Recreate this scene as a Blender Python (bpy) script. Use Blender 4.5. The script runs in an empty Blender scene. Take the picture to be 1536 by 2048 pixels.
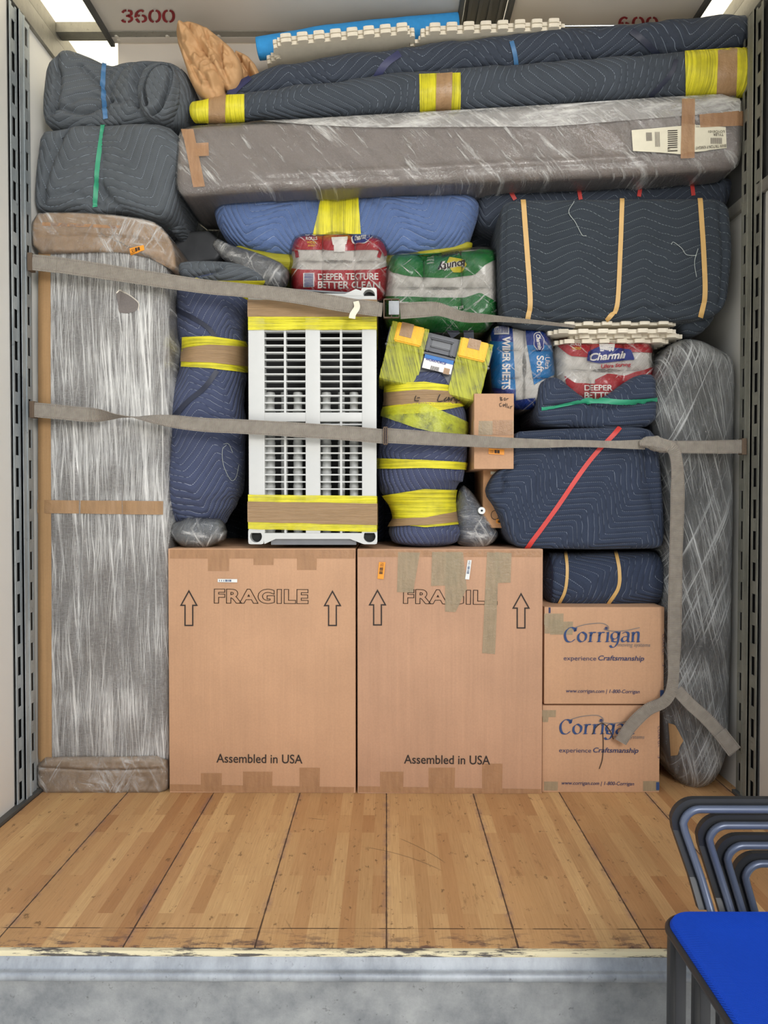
import bpy, bmesh, math, random
import numpy as np
from mathutils import Vector, Matrix, noise
from mathutils.bvhtree import BVHTree
random.seed(7)
S = bpy.context.scene
C = S.collection
# ---------------------------------------------------------------- camera, world, lights, exposure
F = 1365.0
CAM = Vector((0, 0, 1.02))
cd = bpy.data.cameras.new('camera'); cam = bpy.data.objects.new('camera', cd); C.objects.link(cam)
cd.sensor_fit = 'VERTICAL'; cd.sensor_height = 36.0; cd.lens = F/2048*36.0; cd.clip_start = .02
cam.location = CAM; cam.rotation_euler = (math.radians(90-1.09), 0, 5/1365)
S.camera = cam
RM = cam.rotation_euler.to_matrix()
S.view_settings.view_transform = 'Standard'; S.view_settings.look = 'None'
S.view_settings.gamma = 1; S.view_settings.use_curve_mapping = False
S.view_settings.exposure = 0.12
W = bpy.data.worlds.new('world'); S.world = W; W.use_nodes = True
wn = W.node_tree.nodes; wl = W.node_tree.links
bg = wn['Background']
tc = wn.new('ShaderNodeTexCoord'); sp = wn.new('ShaderNodeSeparateXYZ'); wl.new(tc.outputs['Generated'], sp.inputs[0])
rp = wn.new('ShaderNodeValToRGB'); wl.new(sp.outputs['Z'], rp.inputs[0])
rp.color_ramp.elements[0].position = 0.0; rp.color_ramp.elements[0].color = (.20, .20, .20, 1)
rp.color_ramp.elements[1].position = 1.0; rp.color_ramp.elements[1].color = (.62, .78, 1.05, 1)
e = rp.color_ramp.elements.new(.06); e.color = (.75, .78, .82, 1)
e = rp.color_ramp.elements.new(.35); e.color = (1.05, 1.08, 1.12, 1)
nz = wn.new('ShaderNodeTexNoise'); nz.inputs['Scale'].default_value = 2.3; wl.new(tc.outputs['Generated'], nz.inputs['Vector'])
mr = wn.new('ShaderNodeMapRange'); wl.new(nz.outputs['Fac'], mr.inputs[0])
mr.inputs[1].default_value = .40; mr.inputs[2].default_value = .66; mr.inputs[3].default_value = .30; mr.inputs[4].default_value = 1.9
mx = wn.new('ShaderNodeVectorMath'); mx.operation = 'SCALE'; wl.new(rp.outputs[0], mx.inputs[0]); wl.new(mr.outputs[0], mx.inputs['Scale'])
wl.new(mx.outputs[0], bg.inputs['Color']); bg.inputs['Strength'].default_value = 1.0
sd = bpy.data.lights.new('sun', 'SUN'); sd.energy = 7.5; sd.angle = math.radians(2); sd.color = (1, .97, .90)
sun = bpy.data.objects.new('sun', sd); C.objects.link(sun); sun.rotation_euler = (math.radians(-24), math.radians(12), 0)
def area(name, loc, target, sx, sy, power, col):
    d = bpy.data.lights.new(name, 'AREA'); d.shape = 'RECTANGLE'; d.size = sx; d.size_y = sy; d.energy = power; d.color = col
    o = bpy.data.objects.new(name, d); C.objects.link(o); o.location = loc
    o.rotation_euler = (Vector(target)-Vector(loc)).to_track_quat('-Z', 'Y').to_euler()
area('daylight', (1.6, -2.6, 2.6), (-.15, 2.3, .95), 1.5, 1.5, 125, (1, .98, .95))

# ---------------------------------------------------------------- pixel maths
def raydir(px, py): return RM @ Vector(((px-768)/F, -(py-1024)/F, -1))
def P(px, py, Y):
    d = raydir(px, py); return CAM + d*(Y/d.y)
def lin(h):
    if isinstance(h, str): h = tuple(int(h[i:i+2], 16) for i in (0, 2, 4))
    return tuple(((c/255)/12.92 if c/255 <= .04045 else ((c/255+.055)/1.055)**2.4) for c in h)+(1,)

# ---------------------------------------------------------------- materials
class NT:
    def __init__(s, name):
        s.m = bpy.data.materials.new(name); s.m.use_nodes = True; s.n = s.m.node_tree.nodes; s.l = s.m.node_tree.links
        s.b = s.n['Principled BSDF']; s.out = s.n['Material Output']
    def new(s, t, **k):
        o = s.n.new('ShaderNode'+t)
        for a, b in k.items(): setattr(o, a, b)
        return o
    def con(s, a, b):
        if isinstance(a, (int, float, tuple)): b.default_value = a
        else: s.l.new(a, b)
    def math(s, op, a, b=None, c=None):
        o = s.new('Math', operation=op)
        for i, v in enumerate((a, b, c)):
            if v is not None: s.con(v, o.inputs[i])
        return o.outputs[0]
    def noise(s, vec, scale, detail=3, rough=.55):
        o = s.new('TexNoise'); s.con(vec, o.inputs['Vector']); o.inputs['Scale'].default_value = scale
        o.inputs['Detail'].default_value = detail; o.inputs['Roughness'].default_value = rough; return o.outputs['Fac']
    def mapping(s, vec, scale=(1, 1, 1), rot=(0, 0, 0)):
        o = s.new('Mapping'); s.con(vec, o.inputs[0]); o.inputs['Rotation'].default_value = rot; o.inputs['Scale'].default_value = scale; return o.outputs[0]
    def mrot(s, vec, scale, rot):   # rotate first, then scale
        return s.mapping(s.mapping(vec, rot=rot), scale=scale)
    def obj(s): return s.new('TexCoord').outputs['Object']
    def uv(s): return s.new('TexCoord').outputs['UV']
    def mix(s, f, a, b):
        o = s.new('Mix', data_type='RGBA'); s.con(f, o.inputs[0]); s.con(a, o.inputs[6]); s.con(b, o.inputs[7]); return o.outputs[2]
    def rng(s, v, a, b, c=0., d=1.):
        o = s.new('MapRange'); s.con(v, o.inputs[0])
        for i, x in enumerate((a, b, c, d)): o.inputs[i+1].default_value = x
        return o.outputs[0]
    def bump(s, h, dist, strength=1., normal=None):
        o = s.new('Bump'); s.con(h, o.inputs['Height']); o.inputs['Distance'].default_value = dist; o.inputs['Strength'].default_value = strength
        if normal: s.l.new(normal, o.inputs['Normal'])
        return o.outputs[0]
    def set(s, **k):
        for a, v in k.items(): s.con(v, s.b.inputs[a.replace('_', ' ')])
        return s
def plain(name, col, rough=.6, metal=0, var=.08, scale=30, bump=.0):
    t = NT(name); c = lin(col); n = t.noise(t.obj(), scale)
    f = t.rng(n, .3, .7, 1-var, 1+var)
    v = t.new('VectorMath', operation='SCALE'); v.inputs[0].default_value = c[:3]; t.con(f, v.inputs['Scale'])
    t.set(Base_Color=v.outputs[0], Roughness=rough, Metallic=float(metal))
    if bump: t.l.new(t.bump(n, bump), t.b.inputs['Normal'])
    return t.m
def blanket(name, col, col2=None, A=.06, PR=.33, SP=.047, rot=0., line='9aa6b4', fuzz=.12):
    t = NT(name); uv = t.mapping(t.uv(), rot=(0, 0, math.radians(rot)))
    wob = t.noise(uv, 7, 2)
    s = t.new('SeparateXYZ'); t.con(uv, s.inputs[0]); u, v = s.outputs[0], s.outputs[1]
    u2 = t.math('ADD', u, t.math('MULTIPLY', wob, .03))
    si = t.math('SINE', t.math('MULTIPLY', u2, 2*math.pi/PR))
    tri = t.math('MULTIPLY', t.math('ARCSINE', t.math('MULTIPLY', si, .985)), 2/math.pi*A)
    c = t.math('DIVIDE', t.math('ADD', t.math('ADD', v, tri), t.math('MULTIPLY', wob, .035)), SP)
    fr = t.math('ABSOLUTE', t.math('SUBTRACT', t.math('FRACT', c), .5))   # 0 on the stitch line
    ln = t.math('LESS_THAN', fr, .026)
    dash = t.math('LESS_THAN', t.math('FRACT', t.math('DIVIDE', t.math('ADD', u, t.math('MULTIPLY', v, .8)), .0085)), .66)
    m = t.math('MULTIPLY', ln, dash)
    n1 = t.noise(uv, 260, 4, .7); n2 = t.noise(uv, 9, 4)
    f = t.math('ADD', t.math('MULTIPLY', t.rng(n1, .3, .7, .82, 1.18), .6), t.math('MULTIPLY', t.rng(n2, .3, .7, .8, 1.2), .4))
    sc = t.new('VectorMath', operation='SCALE'); sc.inputs[0].default_value = lin(col)[:3]; t.con(f, sc.inputs['Scale'])
    t.set(Base_Color=t.mix(t.math('MULTIPLY', m, .9), sc.outputs[0], lin(line)), Roughness=.92, Sheen_Weight=fuzz, Sheen_Roughness=.5)
    t.b.inputs['Sheen Tint'].default_value = (.5, .5, .5, 1); t.b.inputs['Specular IOR Level'].default_value = .15
    puff = t.math('POWER', t.math('MULTIPLY', fr, 2.), .45)
    uvs = t.mapping(uv, scale=(1, 2.2, 1)); wr = t.noise(uvs, 12, 4, .55)
    h = t.math('ADD', t.math('MULTIPLY', puff, .55), t.math('ADD', t.math('MULTIPLY', wr, .9), t.math('MULTIPLY', n1, .05)))
    t.l.new(t.bump(h, .009, .9), t.b.inputs['Normal'])
    return t.m
def wrapmat(name, col, rot=0., a0=.55, a1=1., rough=.28, freq=(3, 160)):
    "coloured stretch film: streaks across the band, denser where it overlaps"
    t = NT(name); o = t.mrot(t.obj(), (freq[0], 3, freq[1]), (0, math.radians(rot), 0))
    n = t.noise(o, 1., 5, .65); n2 = t.noise(t.obj(), 14, 3)
    c = lin(col); c2 = tuple(x*.86 for x in c[:3])+(1,)
    t.set(Base_Color=t.mix(t.rng(n, .35, .62), c2, c), Roughness=rough, Alpha=t.rng(t.math('ADD', n, t.math('MULTIPLY', n2, .6)), .6, .9, a0, a1))
    t.l.new(t.bump(n, .006, .9), t.b.inputs['Normal']); return t.m
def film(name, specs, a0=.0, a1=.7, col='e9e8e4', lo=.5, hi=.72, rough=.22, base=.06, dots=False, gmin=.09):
    "clear stretch film: pale streaks painted in as the highlights of its creases, the rest is clear and glossy"
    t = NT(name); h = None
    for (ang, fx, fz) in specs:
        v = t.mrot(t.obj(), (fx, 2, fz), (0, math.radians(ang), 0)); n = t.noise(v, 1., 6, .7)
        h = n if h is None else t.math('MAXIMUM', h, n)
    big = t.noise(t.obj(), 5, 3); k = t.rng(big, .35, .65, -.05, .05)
    a = t.rng(t.math('ADD', h, k), lo, hi, base, a1)  # white streaks painted into the film as highlights of its wrinkles
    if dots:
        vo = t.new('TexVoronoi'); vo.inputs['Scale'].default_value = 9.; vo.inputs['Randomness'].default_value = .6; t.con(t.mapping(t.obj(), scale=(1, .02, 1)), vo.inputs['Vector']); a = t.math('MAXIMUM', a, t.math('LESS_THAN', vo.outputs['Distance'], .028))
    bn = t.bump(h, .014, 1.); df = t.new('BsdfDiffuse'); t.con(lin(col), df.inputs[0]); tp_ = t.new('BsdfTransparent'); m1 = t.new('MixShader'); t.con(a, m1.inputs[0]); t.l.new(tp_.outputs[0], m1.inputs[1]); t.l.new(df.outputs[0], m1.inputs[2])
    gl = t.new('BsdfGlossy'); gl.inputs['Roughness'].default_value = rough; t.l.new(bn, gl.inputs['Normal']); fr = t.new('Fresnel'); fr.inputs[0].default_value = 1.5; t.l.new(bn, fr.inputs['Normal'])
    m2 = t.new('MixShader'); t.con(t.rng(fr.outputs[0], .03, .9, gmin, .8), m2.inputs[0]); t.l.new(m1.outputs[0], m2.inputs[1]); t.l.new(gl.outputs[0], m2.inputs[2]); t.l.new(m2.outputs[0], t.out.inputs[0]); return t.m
def cardboard(name, col, streak=.0, var=.07):
    t = NT(name); n = t.noise(t.mapping(t.obj(), scale=(90, 90, 2.5)), 1., 4); n2 = t.noise(t.obj(), 4, 3); n3 = t.noise(t.obj(), 160, 3)
    f = t.math('MULTIPLY', t.rng(n, .3, .7, 1-var*.4-streak, 1+var*.4+streak), t.math('MULTIPLY', t.rng(n2, .3, .7, 1-var, 1+var), t.rng(n3, .3, .7, .96, 1.04)))
    v = t.new('VectorMath', operation='SCALE'); v.inputs[0].default_value = lin(col)[:3]; t.con(f, v.inputs['Scale'])
    t.set(Base_Color=v.outputs[0], Roughness=.72); t.l.new(t.bump(n, .0012), t.b.inputs['Normal']); return t.m
def tapemat(name, col, alpha=.8, rough=.25):
    t = NT(name); n = t.noise(t.obj(), 45, 5, .7); n2 = t.noise(t.mapping(t.obj(), scale=(30, 30, 5)), 3., 4)
    f = t.rng(n2, .3, .7, .88, 1.12)
    v = t.new('VectorMath', operation='SCALE'); v.inputs[0].default_value = lin(col)[:3]; t.con(f, v.inputs['Scale'])
    t.set(Base_Color=v.outputs[0], Roughness=rough, Alpha=alpha); t.l.new(t.bump(n, .004, .8), t.b.inputs['Normal']); return t.m
M = {}
M['b_gray'] = blanket('blanket_grey', '585d62', rot=20, A=.05, PR=.24, SP=.028)
M['b_gray2'] = blanket('blanket_grey_lower', '565b60', rot=-35, A=.05, PR=.26, SP=.032)
M['b_dark'] = blanket('blanket_dark', '363c43', rot=0, A=.024, PR=.225, SP=.029, line='8a9498')
M['b_long'] = blanket('blanket_long', '3b414c', rot=8, A=.07, PR=.30, SP=.030)
M['b_long2'] = blanket('blanket_long_grey', '434951', rot=70, A=.05, PR=.24, SP=.028)
M['b_blue'] = blanket('blanket_blue', '5a6e98', rot=-25, A=.05, PR=.22, SP=.028, line='a9b5d0')
M['b_navy'] = blanket('blanket_navy', '495069', rot=65, A=.05, PR=.22, SP=.026, line='c0c8d8')
M['b_navy2'] = blanket('blanket_navy_lamp', '4a506a', rot=15, A=.05, PR=.22, SP=.024, line='b8c0d0')
M['b_mid'] = blanket('blanket_midnight', '363e4f', rot=38, A=.05, PR=.22, SP=.0245, line='a0aabc')
M['b_mid2'] = blanket('blanket_midnight_roll', '363e50', rot=62, A=.05, PR=.2, SP=.027, line='98a2b4')
M['yellow'] = wrapmat('yellow_film', 'efe432')
M['yellow_v'] = wrapmat('yellow_film_vertical', 'eadf30', freq=(160, 3))
M['yellow_t'] = wrapmat('yellow_film_thin', 'd2d83a', a0=.35, a1=.7, rot=-20, freq=(30, 30))
M['ytape'] = tapemat('yellow_label_tape', 'f4bb1c', 1., .4)
M['brown'] = tapemat('brown_tape', 'a5835f', .93)
M['brown_w'] = wrapmat('brown_tape_wrapped', 'a98a66', a0=.9, a1=1., freq=(4, 200))
M['kraft_t'] = tapemat('kraft_tape', 'b58a64', .7)
M['olive_t'] = tapemat('olive_tape', 'a8987a', .68)
M['card'] = cardboard('cardboard', 'be9472'); M['card2'] = cardboard('cardboard_streaked', 'b99072', streak=.02)
M['card3'] = cardboard('cardboard_small_box', 'b98a5f'); M['card4'] = cardboard('cardboard_wrapped', 'a58259', streak=.05)
M['card5'] = cardboard('cardboard_pale', 'c49a6c')
M['ink'] = plain('black_ink', '2b211c', .7); M['blueink'] = plain('blue_ink', '2c4470', .7); M['greyink'] = plain('grey_ink', '7b7470', .7)
M['navyink'] = plain('navy_ink', '33395c', .7); M['redink'] = plain('red_stencil', '8e1a22', .6, var=.3)
M['strap'] = None

# ---------------------------------------------------------------- mesh helpers
ROOTS = []; BV = {}
def mesh_obj(name, verts, faces, mat, parent=None, uv=None, smooth=True, bvh=False):
    me = bpy.data.meshes.new(name); me.from_pydata([tuple(v) for v in verts], [], faces); me.validate()
    mats = mat if isinstance(mat, list) else [mat]
    for m in mats: me.materials.append(m)
    if uv is not None:
        L = me.uv_layers.new(name='UVMap'); vi = np.empty(len(me.loops), 'i'); me.loops.foreach_get('vertex_index', vi)
        L.data.foreach_set('uv', np.asarray(uv, 'f')[vi].ravel())
    if smooth: me.polygons.foreach_set('use_smooth', [True]*len(me.polygons))
    o = bpy.data.objects.new(name, me); C.objects.link(o)
    if parent: o.parent = parent
    else: ROOTS.append(o)
    if bvh: BV[o.name] = BVHTree.FromPolygons([Vector(v) for v in verts], faces)
    return o
def tag(o, label, cat, group=None, kind=None):
    o['label'] = label; o['category'] = cat
    if group: o['group'] = group
    if kind: o['kind'] = kind
    return o
def empty(name, label, cat, group=None):
    o = bpy.data.objects.new(name, None); C.objects.link(o); o.empty_display_size = .05; ROOTS.append(o); return tag(o, label, cat, group)
def struct(o): o['kind'] = 'structure'; return o
def bm_obj(name, bm, mat, parent=None, smooth=False, bvh=False, bev=0, seg=2):
    if bev: bmesh.ops.bevel(bm, geom=list(bm.edges), offset=bev, segments=seg, profile=.7, affect='EDGES', clamp_overlap=True)
    bmesh.ops.recalc_face_normals(bm, faces=bm.faces)
    vs = [v.co.copy() for v in bm.verts]; bm.verts.index_update(); fs = [[v.index for v in f.verts] for f in bm.faces]; bm.free()
    o = mesh_obj(name, vs, fs, mat, parent, smooth=smooth, bvh=bvh)
    if smooth or bev:
        o.data.polygons.foreach_set('use_smooth', [True]*len(o.data.polygons)); o.data.set_sharp_from_angle(angle=math.radians(40))
    return o
def add_box(bm, x0, x1, y0, y1, z0, z1, mat=None):
    vs = [bm.verts.new((x, y, z)) for x in (x0, x1) for y in (y0, y1) for z in (z0, z1)]
    if mat is not None:
        for v in vs: v.co = mat @ v.co
    for f in ((0, 1, 3, 2), (4, 6, 7, 5), (0, 4, 5, 1), (2, 3, 7, 6), (0, 2, 6, 4), (1, 5, 7, 3)): bm.faces.new([vs[i] for i in f])
def box(name, x0, x1, y0, y1, z0, z1, mat, parent=None, bev=.002, bvh=False, seg=2):
    bm = bmesh.new(); add_box(bm, x0, x1, y0, y1, z0, z1); return bm_obj(name, bm, mat, parent, bev=bev, bvh=bvh, seg=seg)
def catmull(pts, n, closed=False):
    pts = np.array(pts, float); m = len(pts)
    if closed: q = np.vstack([pts[-1:], pts, pts[:2]]); k = m
    else: q = np.vstack([2*pts[0]-pts[1], pts, 2*pts[-1]-pts[-2]]); k = m-1
    out = []
    for i in range(k):
        p0, p1, p2, p3 = q[i:i+4]
        for t in np.linspace(0, 1, 12, endpoint=False):
            out.append(.5*((2*p1)+(-p0+p2)*t+(2*p0-5*p1+4*p2-p3)*t*t+(-p0+3*p1-3*p2+p3)*t**3))
    out.append(pts[0] if closed else pts[-1]); out = np.array(out)
    return resample(out, n, closed)
def resample(p, n, closed=False):
    p = np.array(p, float); d = np.r_[0, np.cumsum(np.linalg.norm(np.diff(p[:, :2], axis=0), axis=1))]
    s = np.linspace(0, d[-1], n, endpoint=not closed)
    return np.stack([np.interp(s, d, p[:, i]) for i in range(p.shape[1])], 1)
def chaikin(p, k=1, cc=.03):
    "round the corners of a closed outline, never more than cc along an edge"
    p = np.array(p, float)
    for it in range(k):
        q = np.roll(p, -1, 0); L = np.linalg.norm(q-p, axis=1)[:, None]+1e-9; f = np.minimum(.24, cc/(it+1)/L); a = p*(1-f)+q*f; b = p*f+q*(1-f); p = np.stack([a, b], 1).reshape(-1, p.shape[1])
    return p
def pdist(xz, poly):
    poly = np.asarray(poly); a = poly[:-1]; b = poly[1:]; ab = b-a; L = (ab**2).sum(1)+1e-12
    best = np.full(len(xz), 1e9); side = np.zeros(len(xz))
    for i in range(len(a)):
        w = xz-a[i]; t = np.clip((w@ab[i])/L[i], 0, 1); q = w-t[:, None]*ab[i]; d = np.sqrt((q**2).sum(1))
        s = np.sign(ab[i][0]*w[:, 1]-ab[i][1]*w[:, 0]); m = d < best; best[m] = d[m]; side[m] = s[m]
    return best, side
def nfield(x, z, s, seed=0, oct=3):
    return np.array([noise.fractal(Vector((a*s, b*s, seed*7.3)), 1., 2., oct) for a, b in zip(x, z)])
def inflate(name, outline, Y, D, mat, parent=None, r=.05, bulge=.0, bk=.08, smooth=1, N=170, R=46, creases=(), nz=.006, ns=6., hf=None, center=None, uvf=None, closed_cat=False, seed=1, bvh=True, cc=.03):
    """rounded solid with the given front outline (pixels at depth Y), front at Y, thickness D.
    creases: (pixel polyline, width m, depth m, step m)"""
    ol = np.array([P(a, b, Y) for a, b in outline])[:, [0, 2]]
    ol = catmull(ol, N, True) if closed_cat else resample(np.vstack([chaikin(ol, smooth, cc), chaikin(ol, smooth, cc)[:1]]), N, True)
    c = ol.mean(0) if center is None else np.array(P(center[0], center[1], Y))[[0, 2]]
    ts = 1-(1-np.linspace(0.02, 1, R))**1.7
    F_ = np.concatenate([c+(ol-c)*t for t in ts]); F_ = np.vstack([c[None], F_])
    cl = np.vstack([ol, ol[:1]]); d, _ = pdist(F_, cl)
    r_ = min(r, D/2)
    q = np.clip(1-d/r_, 0, 1); y = r_*(1-np.sqrt(1-q*q+1e-9))
    y += bulge*(np.exp(-d/bk)-1.)*1.0 if False else 0
    y -= bulge*(1-np.exp(-d/bk))
    damp = np.clip(d/(r_*.6+1e-4), 0, 1)
    front = y.copy()
    if nz: front += nz*nfield(F_[:, 0], F_[:, 1], ns, seed)*(.3+.7*damp)
    for (pl, w, dep, step) in creases:
        pp = np.array([P(a, b, Y) for a, b in pl])[:, [0, 2]]
        if len(pp) > 2: pp = catmull(pp, 4*len(pp))
        dd, ss = pdist(F_, pp)
        front += dep*np.exp(-(dd/w)**2)*damp - step*np.where(ss > 0, 1, 0)*np.exp(-dd/(w*3.5))*damp
    if hf is not None: front += hf(F_[:, 0], F_[:, 1])*damp
    n = N; verts = [(F_[i, 0], Y+front[i], F_[i, 1]) for i in range(len(F_))]
    uv = list(F_)
    def uvext(pts, ext):
        dr = pts-c; dr = dr/(np.linalg.norm(dr, axis=1)[:, None]+1e-9); return pts+dr*ext[:, None]
    uvF = uvext(F_, np.clip(y+bulge, 0, None)*.8)
    uv = [tuple(a) for a in uvF]
    faces = [(0, 1+(i+1) % n, 1+i) for i in range(n)]
    for k in range(R-1):
        o = 1+k*n
        for i in range(n): j = (i+1) % n; faces.append((o+i, o+j, o+n+j, o+n+i))
    last = 1+(R-1)*n; yb = Y+max(D-r_, r_)
    ys = np.array([verts[last+i][1] for i in range(n)])
    for kk, f in enumerate((.25, .5, .75, 1.)):
        o = len(verts)
        for i in range(n): verts.append((ol[i, 0], ys[i]*(1-f)+yb*f, ol[i, 1])); uv.append(tuple(uvext(ol[i:i+1], np.array([r_*.8+(D-2*r_)*f]))[0]))
        for i in range(n): j = (i+1) % n; faces.append((last+i, last+j, o+j, o+i))
        last = o
    for t, dy in ((.97, .35), (.9, .7), (.75, .92), (.4, 1.)):
        o = len(verts)
        for i in range(n):
            p = c+(ol[i]-c)*t; verts.append((p[0], yb+(Y+D-yb)*dy, p[1])); uv.append(tuple(p))
        for i in range(n): j = (i+1) % n; faces.append((last+i, last+j, o+j, o+i))
        last = o
    o = len(verts); verts.append((c[0], Y+D, c[1])); uv.append(tuple(c))
    faces += [(last+i, last+(i+1) % n, o) for i in range(n)]
    if uvf: uv = [uvf(*a) for a in uv]
    # outward winding
    v0, v1, v2 = (Vector(verts[k]) for k in faces[0])
    if (v1-v0).cross(v2-v0).y > 0: faces = [tuple(reversed(f)) for f in faces]
    return mesh_obj(name, verts, faces, mat, parent, uv=uv, bvh=bvh)
def roll(name, pts, Y, mat, parent=None, ry=1., NS=110, NA=56, cap=.5, nz=.006, ns=6, seed=2, hf=None, bvh=True, se=2.3):
    "lofted round bundle: pts are (px, py, half thickness px[, depth])"
    Q = catmull([(a[0], a[1], a[2], (a[3] if len(a) > 3 else Y)) for a in pts], NS)
    cs = [P(a[0], a[1], a[3]) for a in Q]; rr = [a[2]*a[3]/F for a in Q]
    verts = []; uv = []; faces = []; L = 0; rmean = sum(rr)/len(rr)
    rings = []
    for i in range(NS):
        t = (cs[min(i+1, NS-1)]-cs[max(i-1, 0)]).normalized(); rings.append((cs[i], rr[i], t))
    t0 = rings[0][2]; t1 = rings[-1][2]; ca = [(math.cos(a), math.sin(a)) for a in np.linspace(0, math.pi/2, 8)]
    st = [(rings[0][0]-t0*rings[0][1]*cap*s, rings[0][1]*max(c_, .02), t0) for c_, s in reversed(ca[1:])]
    en = [(rings[-1][0]+t1*rings[-1][1]*cap*s, rings[-1][1]*max(c_, .02), t1) for c_, s in ca[1:]]
    rings = st+rings+en
    prev = rings[0][0]
    for k, (c, r, t) in enumerate(rings):
        L += (c-prev).length; prev = c
        n = Vector((0, 1, 0)).cross(t).normalized(); b = Vector((0, -1, 0))
        for j in range(NA):
            a = 2*math.pi*j/NA; ca_, sa_ = math.cos(a), math.sin(a)
            x_ = math.copysign(abs(ca_)**(2/se), ca_); y_ = math.copysign(abs(sa_)**(2/se), sa_)
            p = c+n*(x_*r)+b*(y_*r*ry)
            d = (p-c).normalized() if (p-c).length > 0 else b
            k_ = min(1, r/.02)
            p = p+d*(nz*k_*noise.fractal(p*ns+Vector((seed*5.1, 0, 0)), 1, 2, 3))
            if hf: p = p+d*(k_*hf(p, L, a))
            verts.append(p); uv.append((L, a*rmean*(1+ry)/2))
    nk = len(rings)
    for k in range(nk-1):
        for j in range(NA): j2 = (j+1) % NA; faces.append((k*NA+j, (k+1)*NA+j, (k+1)*NA+j2, k*NA+j2))
    faces.append(tuple(range(NA))); faces.append(tuple(reversed(range((nk-1)*NA, nk*NA))))
    o = mesh_obj(name, verts, faces, mat, parent, uv=uv, bvh=bvh)
    bm = bmesh.new(); bm.from_mesh(o.data); bmesh.ops.recalc_face_normals(bm, faces=bm.faces); bm.to_mesh(o.data); bm.free()
    return o
def hit(px, py, tgt, off):
    "world point where the sight line meets the target (object or plain depth), lifted off the surface"
    d = raydir(px, py)
    if isinstance(tgt, (int, float)): p = CAM+d*(tgt/d.y); return p-Vector((0, off, 0))
    h = BV[tgt.name].ray_cast(CAM, d.normalized())
    if h[0] is None: return None
    n = h[1] if h[1].dot(d) < 0 else -h[1]
    return h[0]+n*off
def patch(name, top, bot, tgt, mat, parent, nu=40, nv=8, off=.003, wob=0):
    "a strip laid onto the surface of the target between two pixel edges"
    top = resample(top, 40); bot = resample(bot, 40)
    def at(u, v):
        i = u*39; a = int(min(i, 38)); f = i-a
        T = top[a]*(1-f)+top[a+1]*f; B = bot[a]*(1-f)+bot[a+1]*f; return T*(1-v)+B*v
    verts = []
    for k in range(nv+1):
        v = k/nv; g = lambda u: hit(*at(u, v), tgt, off)
        us = np.linspace(0, 1, 41); ok = [u for u in us if g(u) is not None]
        if not ok: continue
        lo, hi = ok[0], ok[-1]
        if lo > 0:
            a = lo-.025; 
            for _ in range(8):
                m = (a+lo)/2
                if g(m) is None: a = m
                else: lo = m
        if hi < 1:
            b = hi+.025
            for _ in range(8):
                m = (b+hi)/2
                if g(m) is None: b = m
                else: hi = m
        last = g(lo)
        for i in range(nu+1):
            p = g(lo+(hi-lo)*i/nu)
            if p is None: p = last
            last = p; verts.append(p)
    w = nu+1; nr = len(verts)//w
    if nr < 2: print('patch misses', name, top[0]); return None
    faces = [(k*w+i, (k+1)*w+i, (k+1)*w+i+1, k*w+i+1) for k in range(nr-1) for i in range(nu)]
    return mesh_obj(name, verts, faces, mat, parent, uv=[(v.x, v.z) for v in verts])
def quad(name, pts, tgt, mat, parent, off=.003, nu=12, nv=6):
    a, b, c, d = pts   # TL TR BR BL
    return patch(name, [a, b], [d, c], tgt, mat, parent, nu, nv, off)
_tc = {}
def glyphs(s, bold=0., shear=0., outline=0., space=1.):
    key = (s, bold, shear, outline, space)
    if key in _tc: return _tc[key]
    cu = bpy.data.curves.new('t', 'FONT'); cu.body = s; cu.size = 1; cu.offset = bold; cu.shear = shear; cu.space_character = space; cu.resolution_u = 4
    if outline: cu.fill_mode = 'NONE'; cu.bevel_depth = outline; cu.bevel_resolution = 0
    o = bpy.data.objects.new('t', cu); C.objects.link(o); dg = bpy.context.evaluated_depsgraph_get(); dg.update()
    me = bpy.data.meshes.new_from_object(o.evaluated_get(dg)); bm = bmesh.new(); bm.from_mesh(me)
    bmesh.ops.triangulate(bm, faces=bm.faces)
    bm.verts.index_update(); vs = np.array([v.co[:] for v in bm.verts]); fs = [[v.index for v in f.verts] for f in bm.faces]; bm.free()
    bpy.data.objects.remove(o); bpy.data.curves.remove(cu); bpy.data.meshes.remove(me)
    mn = vs[:, :2].min(0); mxx = vs[:, :2].max(0); vs[:, :2] = (vs[:, :2]-mn)/(mxx-mn)
    _tc[key] = (vs, fs); return vs, fs
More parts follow.
